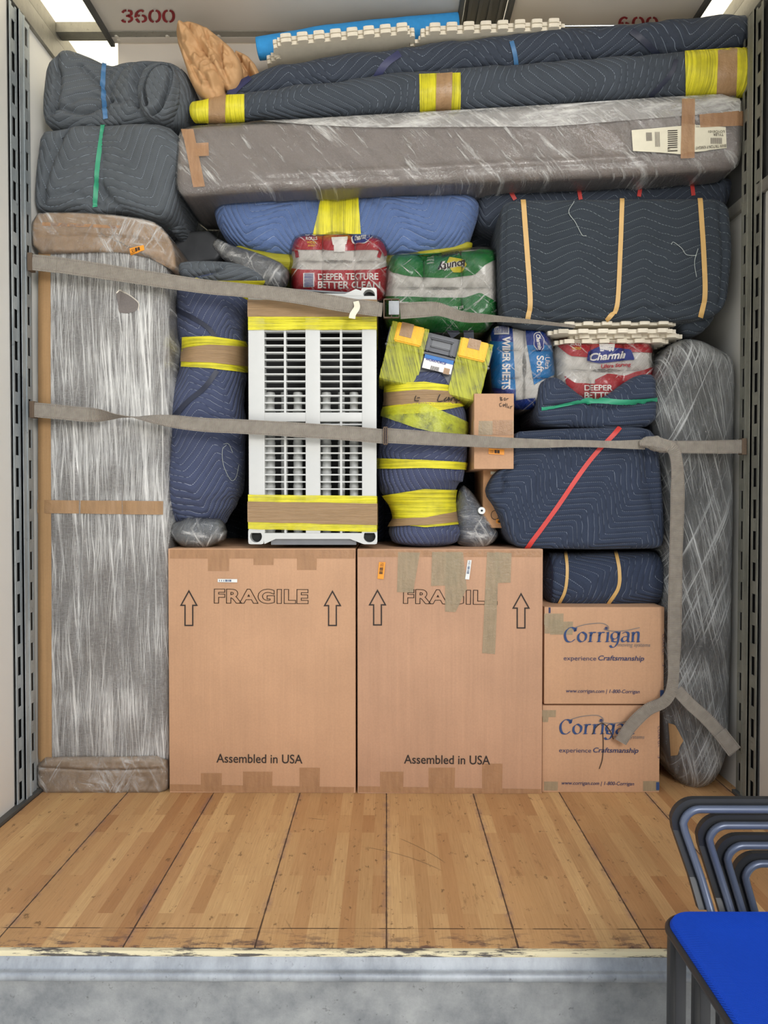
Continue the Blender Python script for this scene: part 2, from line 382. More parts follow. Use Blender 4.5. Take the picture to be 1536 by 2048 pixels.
def text(name, s, bl, br, h, tgt, mat, parent, off=.0022, bold=0., shear=0., outline=0., flip=1, sub=0, arc=None, space=1., up=None):
    "lettering: bottom-left and bottom-right pixel of the text box and its height in pixels"
    vs, fs = glyphs(s, bold, shear, outline, space)
    if sub:
        bm = bmesh.new(); V = [bm.verts.new(v) for v in vs]
        for f in fs:
            try: bm.faces.new([V[i] for i in f])
            except ValueError: pass
        for _ in range(sub):
            ed = [e for e in bm.edges if abs(e.verts[0].co.x-e.verts[1].co.x) > .03 or abs(e.verts[0].co.y-e.verts[1].co.y) > .25]
            bmesh.ops.subdivide_edges(bm, edges=ed, cuts=1); bmesh.ops.triangulate(bm, faces=bm.faces)
        bm.verts.index_update(); vs = np.array([v.co[:] for v in bm.verts]); fs = [[v.index for v in f.verts] for f in bm.faces]; bm.free()
    a = np.array(bl, float); u = np.array(br, float)-a; L = np.linalg.norm(u); v = np.array([u[1], -u[0]])/L*h if up is None else np.array(up, float)*h
    out = []
    for q in vs:
        p = a+u*q[0]+v*q[1]
        if arc: p = p+v/np.linalg.norm(v)*arc*(1-(2*q[0]-1)**2)
        w = hit(p[0], p[1], tgt, off)
        out.append(w)
    ok = [i for i, w in enumerate(out) if w is not None]; mp = {i: k for k, i in enumerate(ok)}
    fs = [[mp[i] for i in f] for f in fs if all(i in mp for i in f)]
    return mesh_obj(name, [out[i] for i in ok], fs, mat, parent, smooth=False)
def strokes(name, lines, tgt, mat, parent, nib=(1.2, 1.2), width=None, off=.0023, smooth=True, closed=False):
    "pen lines in pixels; nib = fixed pen vector (broad nib), width = round pen"
    verts = []; faces = []
    for ln in lines:
        q = catmull(ln, max(6, 7*len(ln))) if (smooth and len(ln) > 2) else resample(ln, max(2, len(ln)*2)) if len(ln) == 2 else np.array(ln, float)
        o = len(verts); good = True; rows = []
        for i, p in enumerate(q):
            if width:
                t = q[min(i+1, len(q)-1)]-q[max(i-1, 0)]; t = t/(np.linalg.norm(t)+1e-9); nv = np.array([-t[1], t[0]])*width/2
            else: nv = np.array(nib)/2
            w1 = hit(*(p-nv), tgt, off); w2 = hit(*(p+nv), tgt, off)
            if w1 is None or w2 is None: continue
            rows.append((w1, w2))
            if not width:   # second pass gives the hairlines a body
                pass
        for a, b in rows: verts += [a, b]
        faces += [(o+2*i, o+2*i+2, o+2*i+3, o+2*i+1) for i in range(len(rows)-1)]
    return mesh_obj(name, verts, faces, mat, parent, smooth=False)
def polygon(name, pts, tgt, mat, parent, off=.0025):
    vs = [hit(a, b, tgt, off) for a, b in pts]
    bm = bmesh.new(); V = [bm.verts.new(v) for v in vs if v is not None]; f = bm.faces.new(V); bmesh.ops.triangulate(bm, faces=[f]); return bm_obj(name, bm, mat, parent)
def ribbon(name, pts, width, mat, parent=None, thick=.0025, twist=None, n=60, smooth=True):
    "webbing: pts (px, py, depth), width in pixels (number or list), lying with its face to the rear opening"
    Q = catmull([tuple(p) for p in pts], n) if smooth and len(pts) > 2 else resample(pts, n)
    s = np.linspace(0, 1, n); ws = np.interp(s, np.linspace(0, 1, len(width)), width) if isinstance(width, (list, tuple)) else np.full(n, width)
    cs = [P(a[0], a[1], a[2]) for a in Q]; verts = []; uv = []; L = 0
    for i in range(n):
        t = (cs[min(i+1, n-1)]-cs[max(i-1, 0)]).normalized(); nn = Vector((0, 1, 0)).cross(t).normalized(); b = t.cross(nn)
        if twist:
            a = math.radians(np.interp(s[i], [x[0] for x in twist], [x[1] for x in twist])); nn, b = nn*math.cos(a)+b*math.sin(a), b*math.cos(a)-nn*math.sin(a)
        h = ws[i]*Q[i][2]/F/2
        if i: L += (cs[i]-cs[i-1]).length
        for sx, sy in ((-1, 1), (1, 1), (1, -1), (-1, -1)): verts.append(cs[i]+nn*h*sx+b*thick/2*sy); uv.append((L, sx*h))
    faces = [(i*4+k, i*4+(k+1) % 4, i*4+4+(k+1) % 4, i*4+4+k) for i in range(n-1) for k in range(4)]+[(0, 3, 2, 1), tuple((n-1)*4+k for k in range(4))]
    o = mesh_obj(name, verts, faces, mat, parent, uv=uv, smooth=False, bvh=True); return o
def tube(bm, pts, r, seg=12, flat=1., closed=False):
    pts = [Vector(p) for p in pts]; rings = []; n = len(pts); up = None
    for i, p in enumerate(pts):
        t = (pts[min(i+1, n-1)]-pts[max(i-1, 0)]).normalized()
        if up is None: up = Vector((0, 1, 0)) if abs(t.y) < .9 else Vector((1, 0, 0))
        a = t.cross(up).normalized(); b = a.cross(t).normalized(); up = b
        rings.append([bm.verts.new(p+a*math.cos(2*math.pi*k/seg)*r+b*math.sin(2*math.pi*k/seg)*r*flat) for k in range(seg)])
    for i in range(n-1):
        for k in range(seg): bm.faces.new((rings[i][k], rings[i][(k+1) % seg], rings[i+1][(k+1) % seg], rings[i+1][k]))
    bm.faces.new(rings[0]); bm.faces.new(list(reversed(rings[-1])))
def cyl(bm, p0, p1, r, seg=20): tube(bm, [p0, p1], r, seg)
# ---------------------------------------------------------------- the truck
def floor_mat():
    t = NT('laminated_floor'); o = t.obj(); s = t.new('SeparateXYZ'); t.con(o, s.inputs[0]); X, Y = s.outputs[0], s.outputs[1]
    cb = t.new('CombineXYZ'); t.con(Y, cb.inputs[0]); t.con(X, cb.inputs[1])
    def brick(w, h, off, c1, c2):
        b = t.new('TexBrick'); t.con(cb.outputs[0], b.inputs['Vector']); b.inputs['Scale'].default_value = 1; b.inputs['Mortar Size'].default_value = 0
        b.inputs['Brick Width'].default_value = w; b.inputs['Row Height'].default_value = h; b.offset = off; b.inputs['Bias'].default_value = 0
        b.inputs['Color1'].default_value = lin(c1); b.inputs['Color2'].default_value = lin(c2); return b.outputs['Color']
    c = t.mix(.5, brick(.83, .0375, .37, 'd6ae78', '9e6f44'), brick(.61, .0375, .61, 'd6b07a', 'ad7a50'))
    g = t.noise(t.mapping(o, scale=(240, 9, 1)), 1., 5, .65); g2 = t.noise(o, 3.2, 3)
    c = t.mix(t.rng(g, .35, .75, .0, .42), c, lin('8a6238')); c = t.mix(t.rng(g2, .45, .7, 0, .35), c, lin('c2925e'))
    fl = t.noise(t.mapping(o, scale=(1, .6, 1)), 46., 4, .7); c = t.mix(t.rng(fl, .61, .68, 0, .7), c, lin('5d4128'))
    fl2 = t.noise(t.mapping(o, scale=(2, .35, 1)), 16., 6, .75); c = t.mix(t.rng(fl2, .60, .68, 0, .5), c, lin('6d4e30'))
    # plank seams every 0.3 m and one saw kerf across
    fx = t.math('ABSOLUTE', t.math('SUBTRACT', t.math('FRACT', t.math('ADD', t.math('DIVIDE', X, .3), .5)), .5))
    wv = t.noise(o, 30., 2); seam = t.math('LESS_THAN', fx, t.rng(wv, .3, .7, .004, .009))
    sm2 = t.rng(fx, .012, .05, .45, 0)
    ky = t.math('MULTIPLY', t.math('LESS_THAN', t.math('ABSOLUTE', t.math('SUBTRACT', Y, 1.602)), .0016), t.rng(t.noise(t.mapping(o, scale=(14, 1, 1)), 1., 3), .42, .5, .25, 1))
    dirt = t.math('MULTIPLY', sm2, t.rng(t.noise(o, 22., 5, .7), .45, .62, 0, 1))
    c = t.mix(dirt, c, lin('6c5560'))
    ed = t.math('MULTIPLY', t.rng(Y, 1.545, 1.60, 1, 0), t.rng(t.noise(t.mapping(o, scale=(3, 10, 1)), 5., 5, .7), .5, .6, 0, .8)); c = t.mix(ed, c, lin('4f3c3c'))
    # long arc scuffs
    for (cx, cy, rr) in ((-.35, 1.55, .62), (-.75, 1.35, .58), (-.2, 1.5, .50)):
        dx = t.math('POWER', t.math('SUBTRACT', X, cx), 2.); dy = t.math('POWER', t.math('SUBTRACT', Y, cy), 2.)
        dd = t.math('ABSOLUTE', t.math('SUBTRACT', t.math('SQRT', t.math('ADD', dx, dy)), rr))
        k = t.math('MULTIPLY', t.math('LESS_THAN', dd, .0016), t.rng(t.noise(o, 4., 2), .48, .56, 0, .6)); k = t.math('MULTIPLY', k, t.math('GREATER_THAN', X, cx+.1)); c = t.mix(k, c, lin('5a4630'))
    lines = t.math('MAXIMUM', seam, ky); c = t.mix(t.math('MULTIPLY', lines, .9), c, lin('3a2a22'))
    t.set(Base_Color=c, Roughness=t.rng(g2, .3, .7, .42, .62)); t.b.inputs['Specular IOR Level'].default_value = .35
    t.l.new(t.bump(t.math('SUBTRACT', t.math('MULTIPLY', g, .4), lines), .0018), t.b.inputs['Normal']); return t.m
M['floor'] = floor_mat()
def steel(name, c1, c2, rough=.45, metal=.6, sc=(6, 6, 2)):
    t = NT(name); n = t.noise(t.mapping(t.obj(), scale=sc), 1.3, 6, .7); n2 = t.noise(t.obj(), 60., 4, .7)
    c = t.mix(t.rng(n, .35, .65), lin(c1), lin(c2)); c = t.mix(t.rng(n2, .62, .72, 0, .5), c, lin('3b3a38'))
    t.set(Base_Color=c, Roughness=t.rng(n, .3, .7, rough, rough+.2), Metallic=metal); t.l.new(t.bump(n2, .0008), t.b.inputs['Normal']); return t.m
M['sill'] = steel('sill_steel', '85888b', 'b0b3b5', .45, .35); M['sillface'] = steel('sill_face_steel', '7a7c7d', 'a8a8a5', .55, .3, (5, 5, 5))
M['post'] = steel('galvanised_post', '9aa3a8', 'b9c0c2', .4, .45, (8, 8, 3)); M['postd'] = steel('shaded_post', '7a7a70', '98978a', .5, .4)  # right post: same steel, darkened in its colour for the shaded side
M['alu'] = steel('aluminium_rail', '8b8880', 'a7a499', .4, .6); t = NT('chipped_cream_edge'); n = t.noise(t.mapping(t.obj(), scale=(6, 40, 60)), 1., 6, .75); t.set(Base_Color=t.mix(t.rng(n, .51, .56), lin('d8cba6'), lin('56504a')), Roughness=.7); M['cream'] = t.m
M['wallw'] = plain('white_wall_liner', 'e6e5e0', .45, var=.02, scale=3); M['wallr'] = plain('shaded_wall_liner', 'c9c6bd', .5, var=.03, scale=3)  # right liner: the white one with that side's shade put into its colour
M['walld'] = plain('dark_wall_panel', '4d4c49', .6, var=.15, scale=6); M['black'] = plain('black', '0d0d0e', .6)
t = NT('fibreglass_roof'); n = t.noise(t.mapping(t.obj(), scale=(1, 1, 1)), 120., 3)
tr = t.new('BsdfTranslucent'); df = t.new('BsdfDiffuse'); ms = t.new('MixShader'); ms.inputs[0].default_value = .75
cc = t.mix(t.rng(n, .35, .65), lin('fffaf0'), lin('f6efdc')); t.con(cc, tr.inputs[0]); t.con(cc, df.inputs[0])
t.l.new(df.outputs[0], ms.inputs[1]); t.l.new(tr.outputs[0], ms.inputs[2]); t.l.new(ms.outputs[0], t.out.inputs[0]); M['roof'] = t.m
WX = 1.235
struct(box('floor', -WX, WX, 1.535, 4.2, -.045, 0, M['floor'], bev=0))
struct(box('ceiling', -WX-.05, WX+.05, 1.45, 4.25, 2.772, 2.776, M['roof'], bev=0))
struct(box('wall_back', -WX-.05, WX+.05, 4.2, 4.25, 0, 2.77, M['wallw'], bev=0))
struct(box('wall_left', -WX-.05, -WX, 1.535, 4.2, 0, 2.77, M['wallw'], bev=0))
struct(box('wall_right', WX, WX+.05, .9, 4.2, 0, 2.04, M['wallr'], bev=0))
struct(box('trim_1', WX, WX+.05, .9, 4.2, 2.04, 2.77, M['walld'], bev=0))
struct(box('trim_2', WX-.018, WX, 1.5, 4.2, 2.015, 2.055, M['alu'], bev=.003))
# liner panels stand a little proud of the wall in front of the posts
struct(box('trim_3', -WX, -WX+.012, 1.535, 2.222, .0, 2.66, M['wallw'], bev=.002))
struct(box('trim_4', WX-.012, WX, 1.0, 2.225, .0, 2.01, M['wallr'], bev=.002))
struct(box('trim_5', -WX, -WX+.006, 2.36, 4.2, .0, 2.66, M['wallw'], bev=.001))
# slotted logistic posts: perforated flange, hat, perforated flange
def post(name, sx, y0, mat, zt):
    bm = bmesh.new(); xa = sx*(WX-.020)
    def flange(ya, yb, ph):
        sy0, sy1 = ya+.010, yb-.010; z = 0.; k = 0
        x0, x1 = sorted((xa, xa+sx*.003))
        add_box(bm, x0, x1, ya, sy0, 0, zt); add_box(bm, x0, x1, sy1, yb, 0, zt)
        z = ph-.104
        while z < zt:
            a, b = max(z+.062, 0), min(z+.104, zt)
            if b > a: add_box(bm, x0, x1, sy0, sy1, a, b)
            z += .104
    flange(y0, y0+.042, .02); flange(y0+.078, y0+.122, .05)
    x0, x1 = sorted((xa, xa-sx*.008)); add_box(bm, x0, x1, y0+.042, y0+.050, 0, zt); add_box(bm, x0, x1, y0+.070, y0+.078, 0, zt)
    x0, x1 = sorted((xa+sx*.001, xa-sx*.006)); add_box(bm, x0, x1, y0+.042, y0+.078, 0, zt)
    o = struct(bm_obj(name, bm, mat))
    x0, x1 = sorted((xa+sx*.009, xa+sx*.0085)); struct(box(name.replace('trim_', 'trim_1'), x0, x1, y0+.002, y0+.12, .0, zt, M['black'], bev=0)); return o
post('trim_6', -1, 2.226, M['post'], 2.63); post('trim_7', 1, 2.238, M['postd'], 2.63)
# top rails
for i, sx in ((8, -1), (9, 1)):
    bm = bmesh.new(); a, b = sorted((sx*WX, sx*(WX-.020))); add_box(bm, a, b, 1.5, 4.2, 2.715, 2.772)
    a, b = sorted((sx*WX, sx*(WX-.02))); add_box(bm, a, b, 1.5, 4.2, 2.64, 2.715); struct(bm_obj('trim_%d' % i, bm, M['alu'], bev=.003))
for i, y in ((20, 2.535), (21, 3.1), (22, 1.95)):
    struct(box('trim_%d' % i, -WX+.020, WX-.020, y, y+.05, 2.735, 2.772, M['alu'], bev=.003))
# base rails and the sill
struct(box('baseboard_left', -WX, -WX+.035, 1.535, 2.36, 0, .012, M['walld'], bev=.003)); struct(box('baseboard_right', WX-.035, WX, 1.535, 2.36, 0, .012, M['walld'], bev=.003))
struct(box('trim_23', -2.2, WX+.9, 1.522, 1.5345, -.016, -.0015, M['cream'], bev=.002))
bm = bmesh.new(); prof = [(1.5345, -.012), (1.5215, -.014), (1.519, -.018), (1.512, -.034), (1.508, -.036)]+[(1.503-.009*math.sin(a)-.0, -.046+.010*math.cos(a)) for a in np.linspace(0, math.pi, 9)]+[(1.506, -.058), (1.5345, -.058)]
for x in (-2.2, WX+.9):
    for (y, z) in prof: bm.verts.new((x, y, z))
bm.verts.ensure_lookup_table(); n_ = len(prof)
for i in range(n_): bm.faces.new([bm.verts[k] for k in (i, (i+1) % n_, n_+(i+1) % n_, n_+i)])
bm.faces.new(bm.verts[:n_]); bm.faces.new(list(reversed(bm.verts[n_:])))
struct(bm_obj('trim_24', bm, M['sill'], smooth=True))
struct(box('trim_25', -2.2, WX+.9, 1.509, 1.56, -.62, -.058, M['sillface'], bev=.002))
t = NT('concrete'); n = t.noise(t.obj(), 5., 6, .6); n2 = t.noise(t.obj(), 220., 3); t.set(Base_Color=t.mix(t.rng(n, .3, .7), lin('b3b0aa'), lin('cdcac3')), Roughness=.9); t.l.new(t.bump(n2, .001), t.b.inputs['Normal']); M['conc'] = t.m
struct(box('trim_26', -9, 9, -9, 1.52, -.70, -.62, M['conc'], bev=0))['label'] = 'concrete ground outside the truck'

struct(box('trim_27', .275, .42, 1.75, 2.60, 2.745, 2.762, M['walld'], bev=.001))
for k in range(4): struct(box('trim_%d' % (28+k), .285+k*.036, .297+k*.036, 1.75, 2.60, 2.735, 2.745, M['walld'], bev=.001))
# overhead deck panels with stencilled loads
M['deck'] = plain('deck_panel_paint', 'd9d0c4', .4, var=.06, scale=2.5); M['rivet'] = plain('rivet', 'd9d2c4', .4, .5)
ZP = 2.738
def deck(x0, x1, label):
    r = empty('overhead_deck_panel', label, 'panel')
    box('panel_sheet', x0, x1, 1.75, 2.60, ZP, ZP+.018, M['deck'], r, bev=.002)
    box('panel_flap', x0+.01, x1-.01, 2.601, 2.615, ZP-.34, ZP, M['deck'], r, bev=.002)
    e0 = box('edge_channel', x0-.016, x0, 1.75, 2.60, ZP-.016, ZP+.022, M['walld'], r, bev=.002); e1 = box('edge_channel', x1, x1+.016, 1.75, 2.60, ZP-.016, ZP+.022, M['walld'], r, bev=.002)
    box('joint_strip', x0, x1, 2.565, 2.597, ZP-.004, ZP, M['deck'], r, bev=.001)
    for k in range(int((x1-x0)/.19)):
        for dy in ((0, .02) if k == 0 else (0,)):
            bm = bmesh.new(); bmesh.ops.create_uvsphere(bm, u_segments=10, v_segments=6, radius=.008, matrix=Matrix.Translation((x0+.02+k*.19, 2.56+dy, ZP-.003)) @ Matrix.Diagonal((1, 1, .5, 1)).to_4x4()); bm_obj('rivet', bm, M['rivet'], r, smooth=True)
    return r
def stencil(txt, x0, x1, y0, y1, r):
    "digits as stencil strokes on the underside, tops toward the opening (pixels)"
    G = {'6': [[(.75, .1), (.5, 0), (.2, .15), (.08, .45), (.08, .6)], [(.1, .72), (.3, .97), (.42, 1)], [(.58, 1), (.85, .9), (.92, .7), (.8, .5), (.58, .42)], [(.42, .42), (.22, .5)]],
         '0': [[(.42, 0), (.2, .1), (.08, .35), (.08, .65), (.2, .9), (.42, 1)], [(.58, 0), (.8, .1), (.92, .35), (.92, .65), (.8, .9), (.58, 1)]],
         '3': [[(.1, .2), (.25, .03), (.45, 0)], [(.58, 0), (.85, .1), (.85, .35), (.58, .45)], [(.42, .47), (.6, .5), (.85, .6), (.92, .78), (.75, .95), (.58, 1)], [(.42, 1), (.2, .95), (.08, .8)]]}
    w = (x1-x0)/len(txt)
    verts = []; faces = []
    for i, ch in enumerate(txt):
        for ln in G[ch]:
            q = catmull([(x0+w*(i+.08+.84*a), y0+(y1-y0)*b) for a, b in ln], 14); o = len(verts)
            for j, p in enumerate(q):
                tt = q[min(j+1, 13)]-q[max(j-1, 0)]; tt /= np.linalg.norm(tt)+1e-9; nv = np.array([-tt[1]*2.9, tt[0]*2.0])
                for s in (-1, 1):
                    d = raydir(*(p+nv*s)); verts.append(CAM+d*((ZP-.002-CAM.z)/d.z))
            faces += [(o+2*k, o+2*k+2, o+2*k+3, o+2*k+1) for k in range(13)]
    return mesh_obj('stencilled_number', verts, faces, M['redink'], r, smooth=False)
d1 = deck(-1.022, .253, 'grey overhead deck panel stencilled 3600 in red'); stencil('3600', 240, 351, 21, 44, d1)
d2 = deck(.440, 1.095, 'grey overhead deck panel stencilled 600 in dark red at right'); stencil('600', 1235, 1318, 35, 60, d2)

# unseen dark mass added behind the load to keep its gaps dark
o = inflate('rear_dark_fill', [(240, 330), (700, 350), (1300, 320), (1300, 1440), (240, 1440)], 3.06, .8, M['b_dark'], r=.12, nz=.02, N=160, R=20); tag(o, 'dark blanket-wrapped furniture standing deep behind the whole load', 'furniture')

# ---------------------------------------------------------------- tall wrapped sofa at left
M['linen'] = None
t = NT('grey_linen'); a = t.noise(t.mapping(t.obj(), scale=(500, 500, 60)), 1., 2); b = t.noise(t.mapping(t.obj(), scale=(60, 60, 500)), 1., 2)
f = t.math('ADD', a, b); s = t.new('SeparateXYZ'); t.con(t.obj(), s.inputs[0])
t.set(Base_Color=t.mix(t.rng(f, .8, 1.2), lin('86817e'), lin('b8b3af')), Roughness=.9, Sheen_Weight=.3); t.l.new(t.bump(f, .001), t.b.inputs['Normal']); M['linen'] = t.m
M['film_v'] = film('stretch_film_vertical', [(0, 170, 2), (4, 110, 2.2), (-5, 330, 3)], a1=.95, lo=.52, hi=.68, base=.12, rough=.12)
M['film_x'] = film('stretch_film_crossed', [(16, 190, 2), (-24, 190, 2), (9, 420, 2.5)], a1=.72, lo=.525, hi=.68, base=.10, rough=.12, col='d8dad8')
M['film_s'] = film('plastic_sleeve', [(-42, 3, 26), (-50, 8, 60)], a1=.6, lo=.58, hi=.74, base=.05, rough=.10, dots=True)
M['film_m'] = film('stretch_film_messy', [(30, 60, 6), (-30, 60, 6), (80, 30, 8)], a1=.7, lo=.56, hi=.76, base=.07, rough=.12)
def offset_copy(src, name, mat, off, parent, keep=None):
    me = src.data.copy(); me.materials.clear(); me.materials.append(mat)
    bm = bmesh.new(); bm.from_mesh(me); bmesh.ops.recalc_face_normals(bm, faces=bm.faces)
    if keep: bmesh.ops.delete(bm, geom=[f for f in bm.faces if not keep(f.calc_center_median())], context='FACES')
    bm.normal_update(); co = [(v, v.co+v.normal*off) for v in bm.verts]
    for v, c in co: v.co = c
    bm.to_mesh(me); bm.free(); o = bpy.data.objects.new(name, me); C.objects.link(o); o.parent = parent; return o
Y = 2.362
seams = [([(155, 520), (157, 1500)], .006, .012, 0), ([(243, 520), (240, 1500)], .006, .012, 0), ([(300, 520), (298, 1500)], .01, .006, 0)]
sofa = inflate('wrapped_sofa', [(76, 470), (325, 470), (334, 530), (333, 1560), (76, 1560)], Y, .58, M['linen'], r=.022, smooth=2, cc=.02, creases=seams, nz=.008, ns=3, R=60)
tag(sofa, 'tall grey linen sofa section standing on end, clear-wrapped, cardboard on its corners, at left wall', 'sofa')
def hole_keep(p):
    c = P(262, 607, Y); return not (((p.x-c.x)/.034)**2+((p.z-c.z)/.036)**2 < 1 and p.y < Y+.1)
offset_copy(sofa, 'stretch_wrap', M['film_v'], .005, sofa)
M['linend'] = plain('bare_linen', '77706c', .95, var=.12, scale=300)
patch('bare_fabric', [(233, 588), (240, 583), (252, 589), (266, 597), (278, 606)], [(236, 606), (240, 626), (256, 628), (272, 624), (279, 612)], sofa, M['linend'], sofa, 16, 8, off=.0065)
strokes('torn_film_edge', [[(233, 588), (240, 582), (254, 588), (268, 597), (279, 608), (278, 622)]], sofa, M['rivet'], sofa, width=2.2, off=.008)
patch('corner_cardboard', [(70, 500), (103, 500)], [(70, 1540), (106, 1540)], sofa, M['card4'], sofa, 8, 30, off=.008)
cap = inflate('cardboard_cap', [(63, 427), (110, 423), (190, 425), (300, 439), (327, 458), (346, 492), (352, 545), (318, 520), (250, 503), (180, 502), (63, 506)], Y-.012, .70, M['card4'], sofa, r=.012, nz=.007, ns=9, center=(200, 465), creases=[([(70, 468), (200, 470), (330, 482)], .006, .005, 0)])
patch('packing_tape', [(85, 445), (255, 452)], [(85, 452), (255, 458)], cap, M['kraft_t'], sofa, 10, 3)
offset_copy(cap, 'cap_film', M['film_m'], .003, sofa)
capb = inflate('cardboard_foot', [(72, 1516), (330, 1514), (334, 1560), (330, 1589), (72, 1590)], Y-.016, .72, M['card4'], sofa, r=.018, nz=.006, ns=9, center=(200, 1552), creases=[([(80, 1535), (200, 1540), (325, 1536)], .005, .006, .003)])
capb.data.materials[0] = cardboard('cardboard_foot_tape', '9d8262', .04); offset_copy(capb, 'foot_film', M['film_m'], .003, sofa)
patch('packing_tape', [(72, 1000), (326, 1002)], [(72, 1026), (326, 1029)], sofa, M['brown'], sofa, 20, 3, off=.010)
M['orange'] = plain('orange_sticker', 'f09a28', .5, var=.03); M['white'] = plain('white_plastic', 'e4e6e2', .4, var=.02); M['paper'] = plain('white_paper', 'e2dcc6', .7, var=.04)
def sticker(pts, tgt, parent, vert=False, mat='orange', txt='1351', ink='ink'):
    st = quad('sticker', pts, tgt, M[mat], parent, off=.004, nu=4, nv=4); a, b, c, d = [np.array(q, float) for q in pts]
    at = lambda u, v: (a*(1-u)+b*u)*(1-v)+(d*(1-u)+c*u)*v
    bars = []; x = .40
    rnd = random.Random(3)
    if not vert:
        while x < .72: bars.append([tuple(at(x, .2)), tuple(at(x, .8))]); x += rnd.choice((.04, .06))
        strokes('barcode', bars, tgt, M[ink], st, width=1.2, off=.005, smooth=False)
        text('lettering', txt, at(.08, .78), at(.33, .78), np.linalg.norm(d-a)*.5, tgt, M[ink], st, off=.005)
    else:
        x = .35
        while x < .75: bars.append([tuple(at(.2, x)), tuple(at(.75, x))]); x += rnd.choice((.05, .07))
        strokes('barcode', bars, tgt, M[ink], st, width=1.2, off=.005, smooth=False)
        text('lettering', txt, at(.75, .3), at(.75, .06), abs(b-a).max()*.5, tgt, M[ink], st, off=.005)
sticker([(260, 498), (288, 491), (290, 501), (262, 509)], cap, sofa, txt='153')

# ---------------------------------------------------------------- large cartons
def wbox(name, x0, x1, top, base, Y, D, mat, label, group=None, bev=.004):
    a = P(x0, base, Y); b = P(x1, top, Y); z0 = max(a.z, 0) if base > 1580 else a.z
    o = box(name, a.x, b.x, Y, Y+D, z0, b.z, mat, bev=bev, bvh=True, seg=2); return tag(o, label, 'box', group)
b1 = wbox('cardboard_box', 339, 711, 1097, 1590, 2.348, .62, M['card'], 'large box marked FRAGILE, left of the pair, standing beside the tall wrapped sofa')
b2 = wbox('cardboard_box', 715, 1086, 1098, 1592, 2.345, .62, M['card2'], 'large box marked FRAGILE with grey tape streaks across its lettering')
b2.data.materials[0] = M['card2']
def arrow(cx, top, w, h, tgt, par, sk=0):
    s = w*.25; hh = h*.45; pts = [(cx, top), (cx+w/2, top+hh), (cx+s, top+hh), (cx+s+sk*.2, top+h), (cx-s+sk*.2, top+h), (cx-s, top+hh), (cx-w/2, top+hh), (cx, top)]
    V = []; F_ = []; pts = np.array(pts, float); c = pts[:-1].mean(0); n = len(pts)-1
    inner = []
    for i in range(n):
        p0, p, p1 = pts[i-1 if i else n-1], pts[i], pts[i+1]
        e1 = (p-p0)/np.linalg.norm(p-p0); e2 = (p1-p)/np.linalg.norm(p1-p); n1 = np.array([-e1[1], e1[0]]); n2 = np.array([-e2[1], e2[0]])
        m = (n1+n2); m /= np.linalg.norm(m); inner.append(p+m*min(2.6/max(m@n1, .3), 7))
    for a in list(pts[:-1])+inner: V.append(hit(a[0], a[1], tgt, .0015))
    F_ = [(i, (i+1) % n, n+(i+1) % n, n+i) for i in range(n)]
    mesh_obj('printed_arrow', V, F_, M['ink'], par, smooth=False)
for b, dx, dy, tx, ty in ((b1, 0, 0, 0, 0), (b2, 377, -1, 378, 2)):
    text('lettering', 'FRAGILE', (428+tx, 1207+ty*.3), (617+tx, 1207+ty+1), 30, b, M['ink'], b, off=.0018, bold=.045, outline=.015, space=1.12)
    arrow(378+dx, 1179+dy, 36, 73, b, b); arrow(665+dx, 1180+dy+(6 if dx else 0), 36, 72, b, b)
    text('lettering', 'Assembled in USA', (433+tx-3*(dx > 0), 1525+ty), (605+tx-3*(dx > 0), 1525+ty+2), 18, b, M['ink'], b, off=.0018, bold=.008)
def tp(b, x0, y0, x1, y1, m='kraft_t', sk=0): return quad('packing_tape', [(x0, y0), (x1, y0+sk), (x1-1, y1+sk), (x0, y1)], b, M[m], b, off=.001+random.random()*.0006, nu=6, nv=6)
tp(b1, 340, 1099, 710, 1117); tp(b1, 416, 1110, 459, 1142); tp(b1, 507, 1108, 548, 1130); tp(b1, 594, 1108, 634, 1140)
tp(b1, 340, 1568, 708, 1589, sk=6); tp(b1, 402, 1546, 444, 1588); tp(b1, 486, 1543, 545, 1588); tp(b1, 599, 1535, 640, 1588)
tp(b2, 716, 1100, 1084, 1114); tp(b2, 760, 1543, 807, 1590); tp(b2, 857, 1535, 910, 1590); tp(b2, 964, 1527, 1005, 1590); tp(b2, 717, 1572, 1082, 1590, sk=6)
for q in ([(796, 1104), (840, 1105), (826, 1185), (794, 1184)], [(864, 1104), (924, 1104), (915, 1170), (862, 1172)], [(890, 1104), (926, 1105), (934, 1180), (890, 1184)], [(890, 1182), (932, 1180), (911, 1224), (890, 1223)], [(974, 1104), (998, 1106), (990, 1308), (964, 1306)], [(990, 1104), (1023, 1106), (1021, 1165), (990, 1166)]):
    quad('olive_tape', q, b2, M['olive_t'], b2, off=.0022+random.random()*.0005, nu=10, nv=14)
sticker([(436, 1157.5), (475, 1158), (475, 1164.5), (436, 1164)], b1, b1, mat='white', ink='blueink', txt='|||')
sticker([(758, 1124), (771, 1124), (767, 1158), (755, 1157)], b2, b2, vert=True)
sticker([(935, 1120), (943, 1120), (938, 1159), (930, 1158)], b2, b2, vert=True, mat='white', ink='blueink')

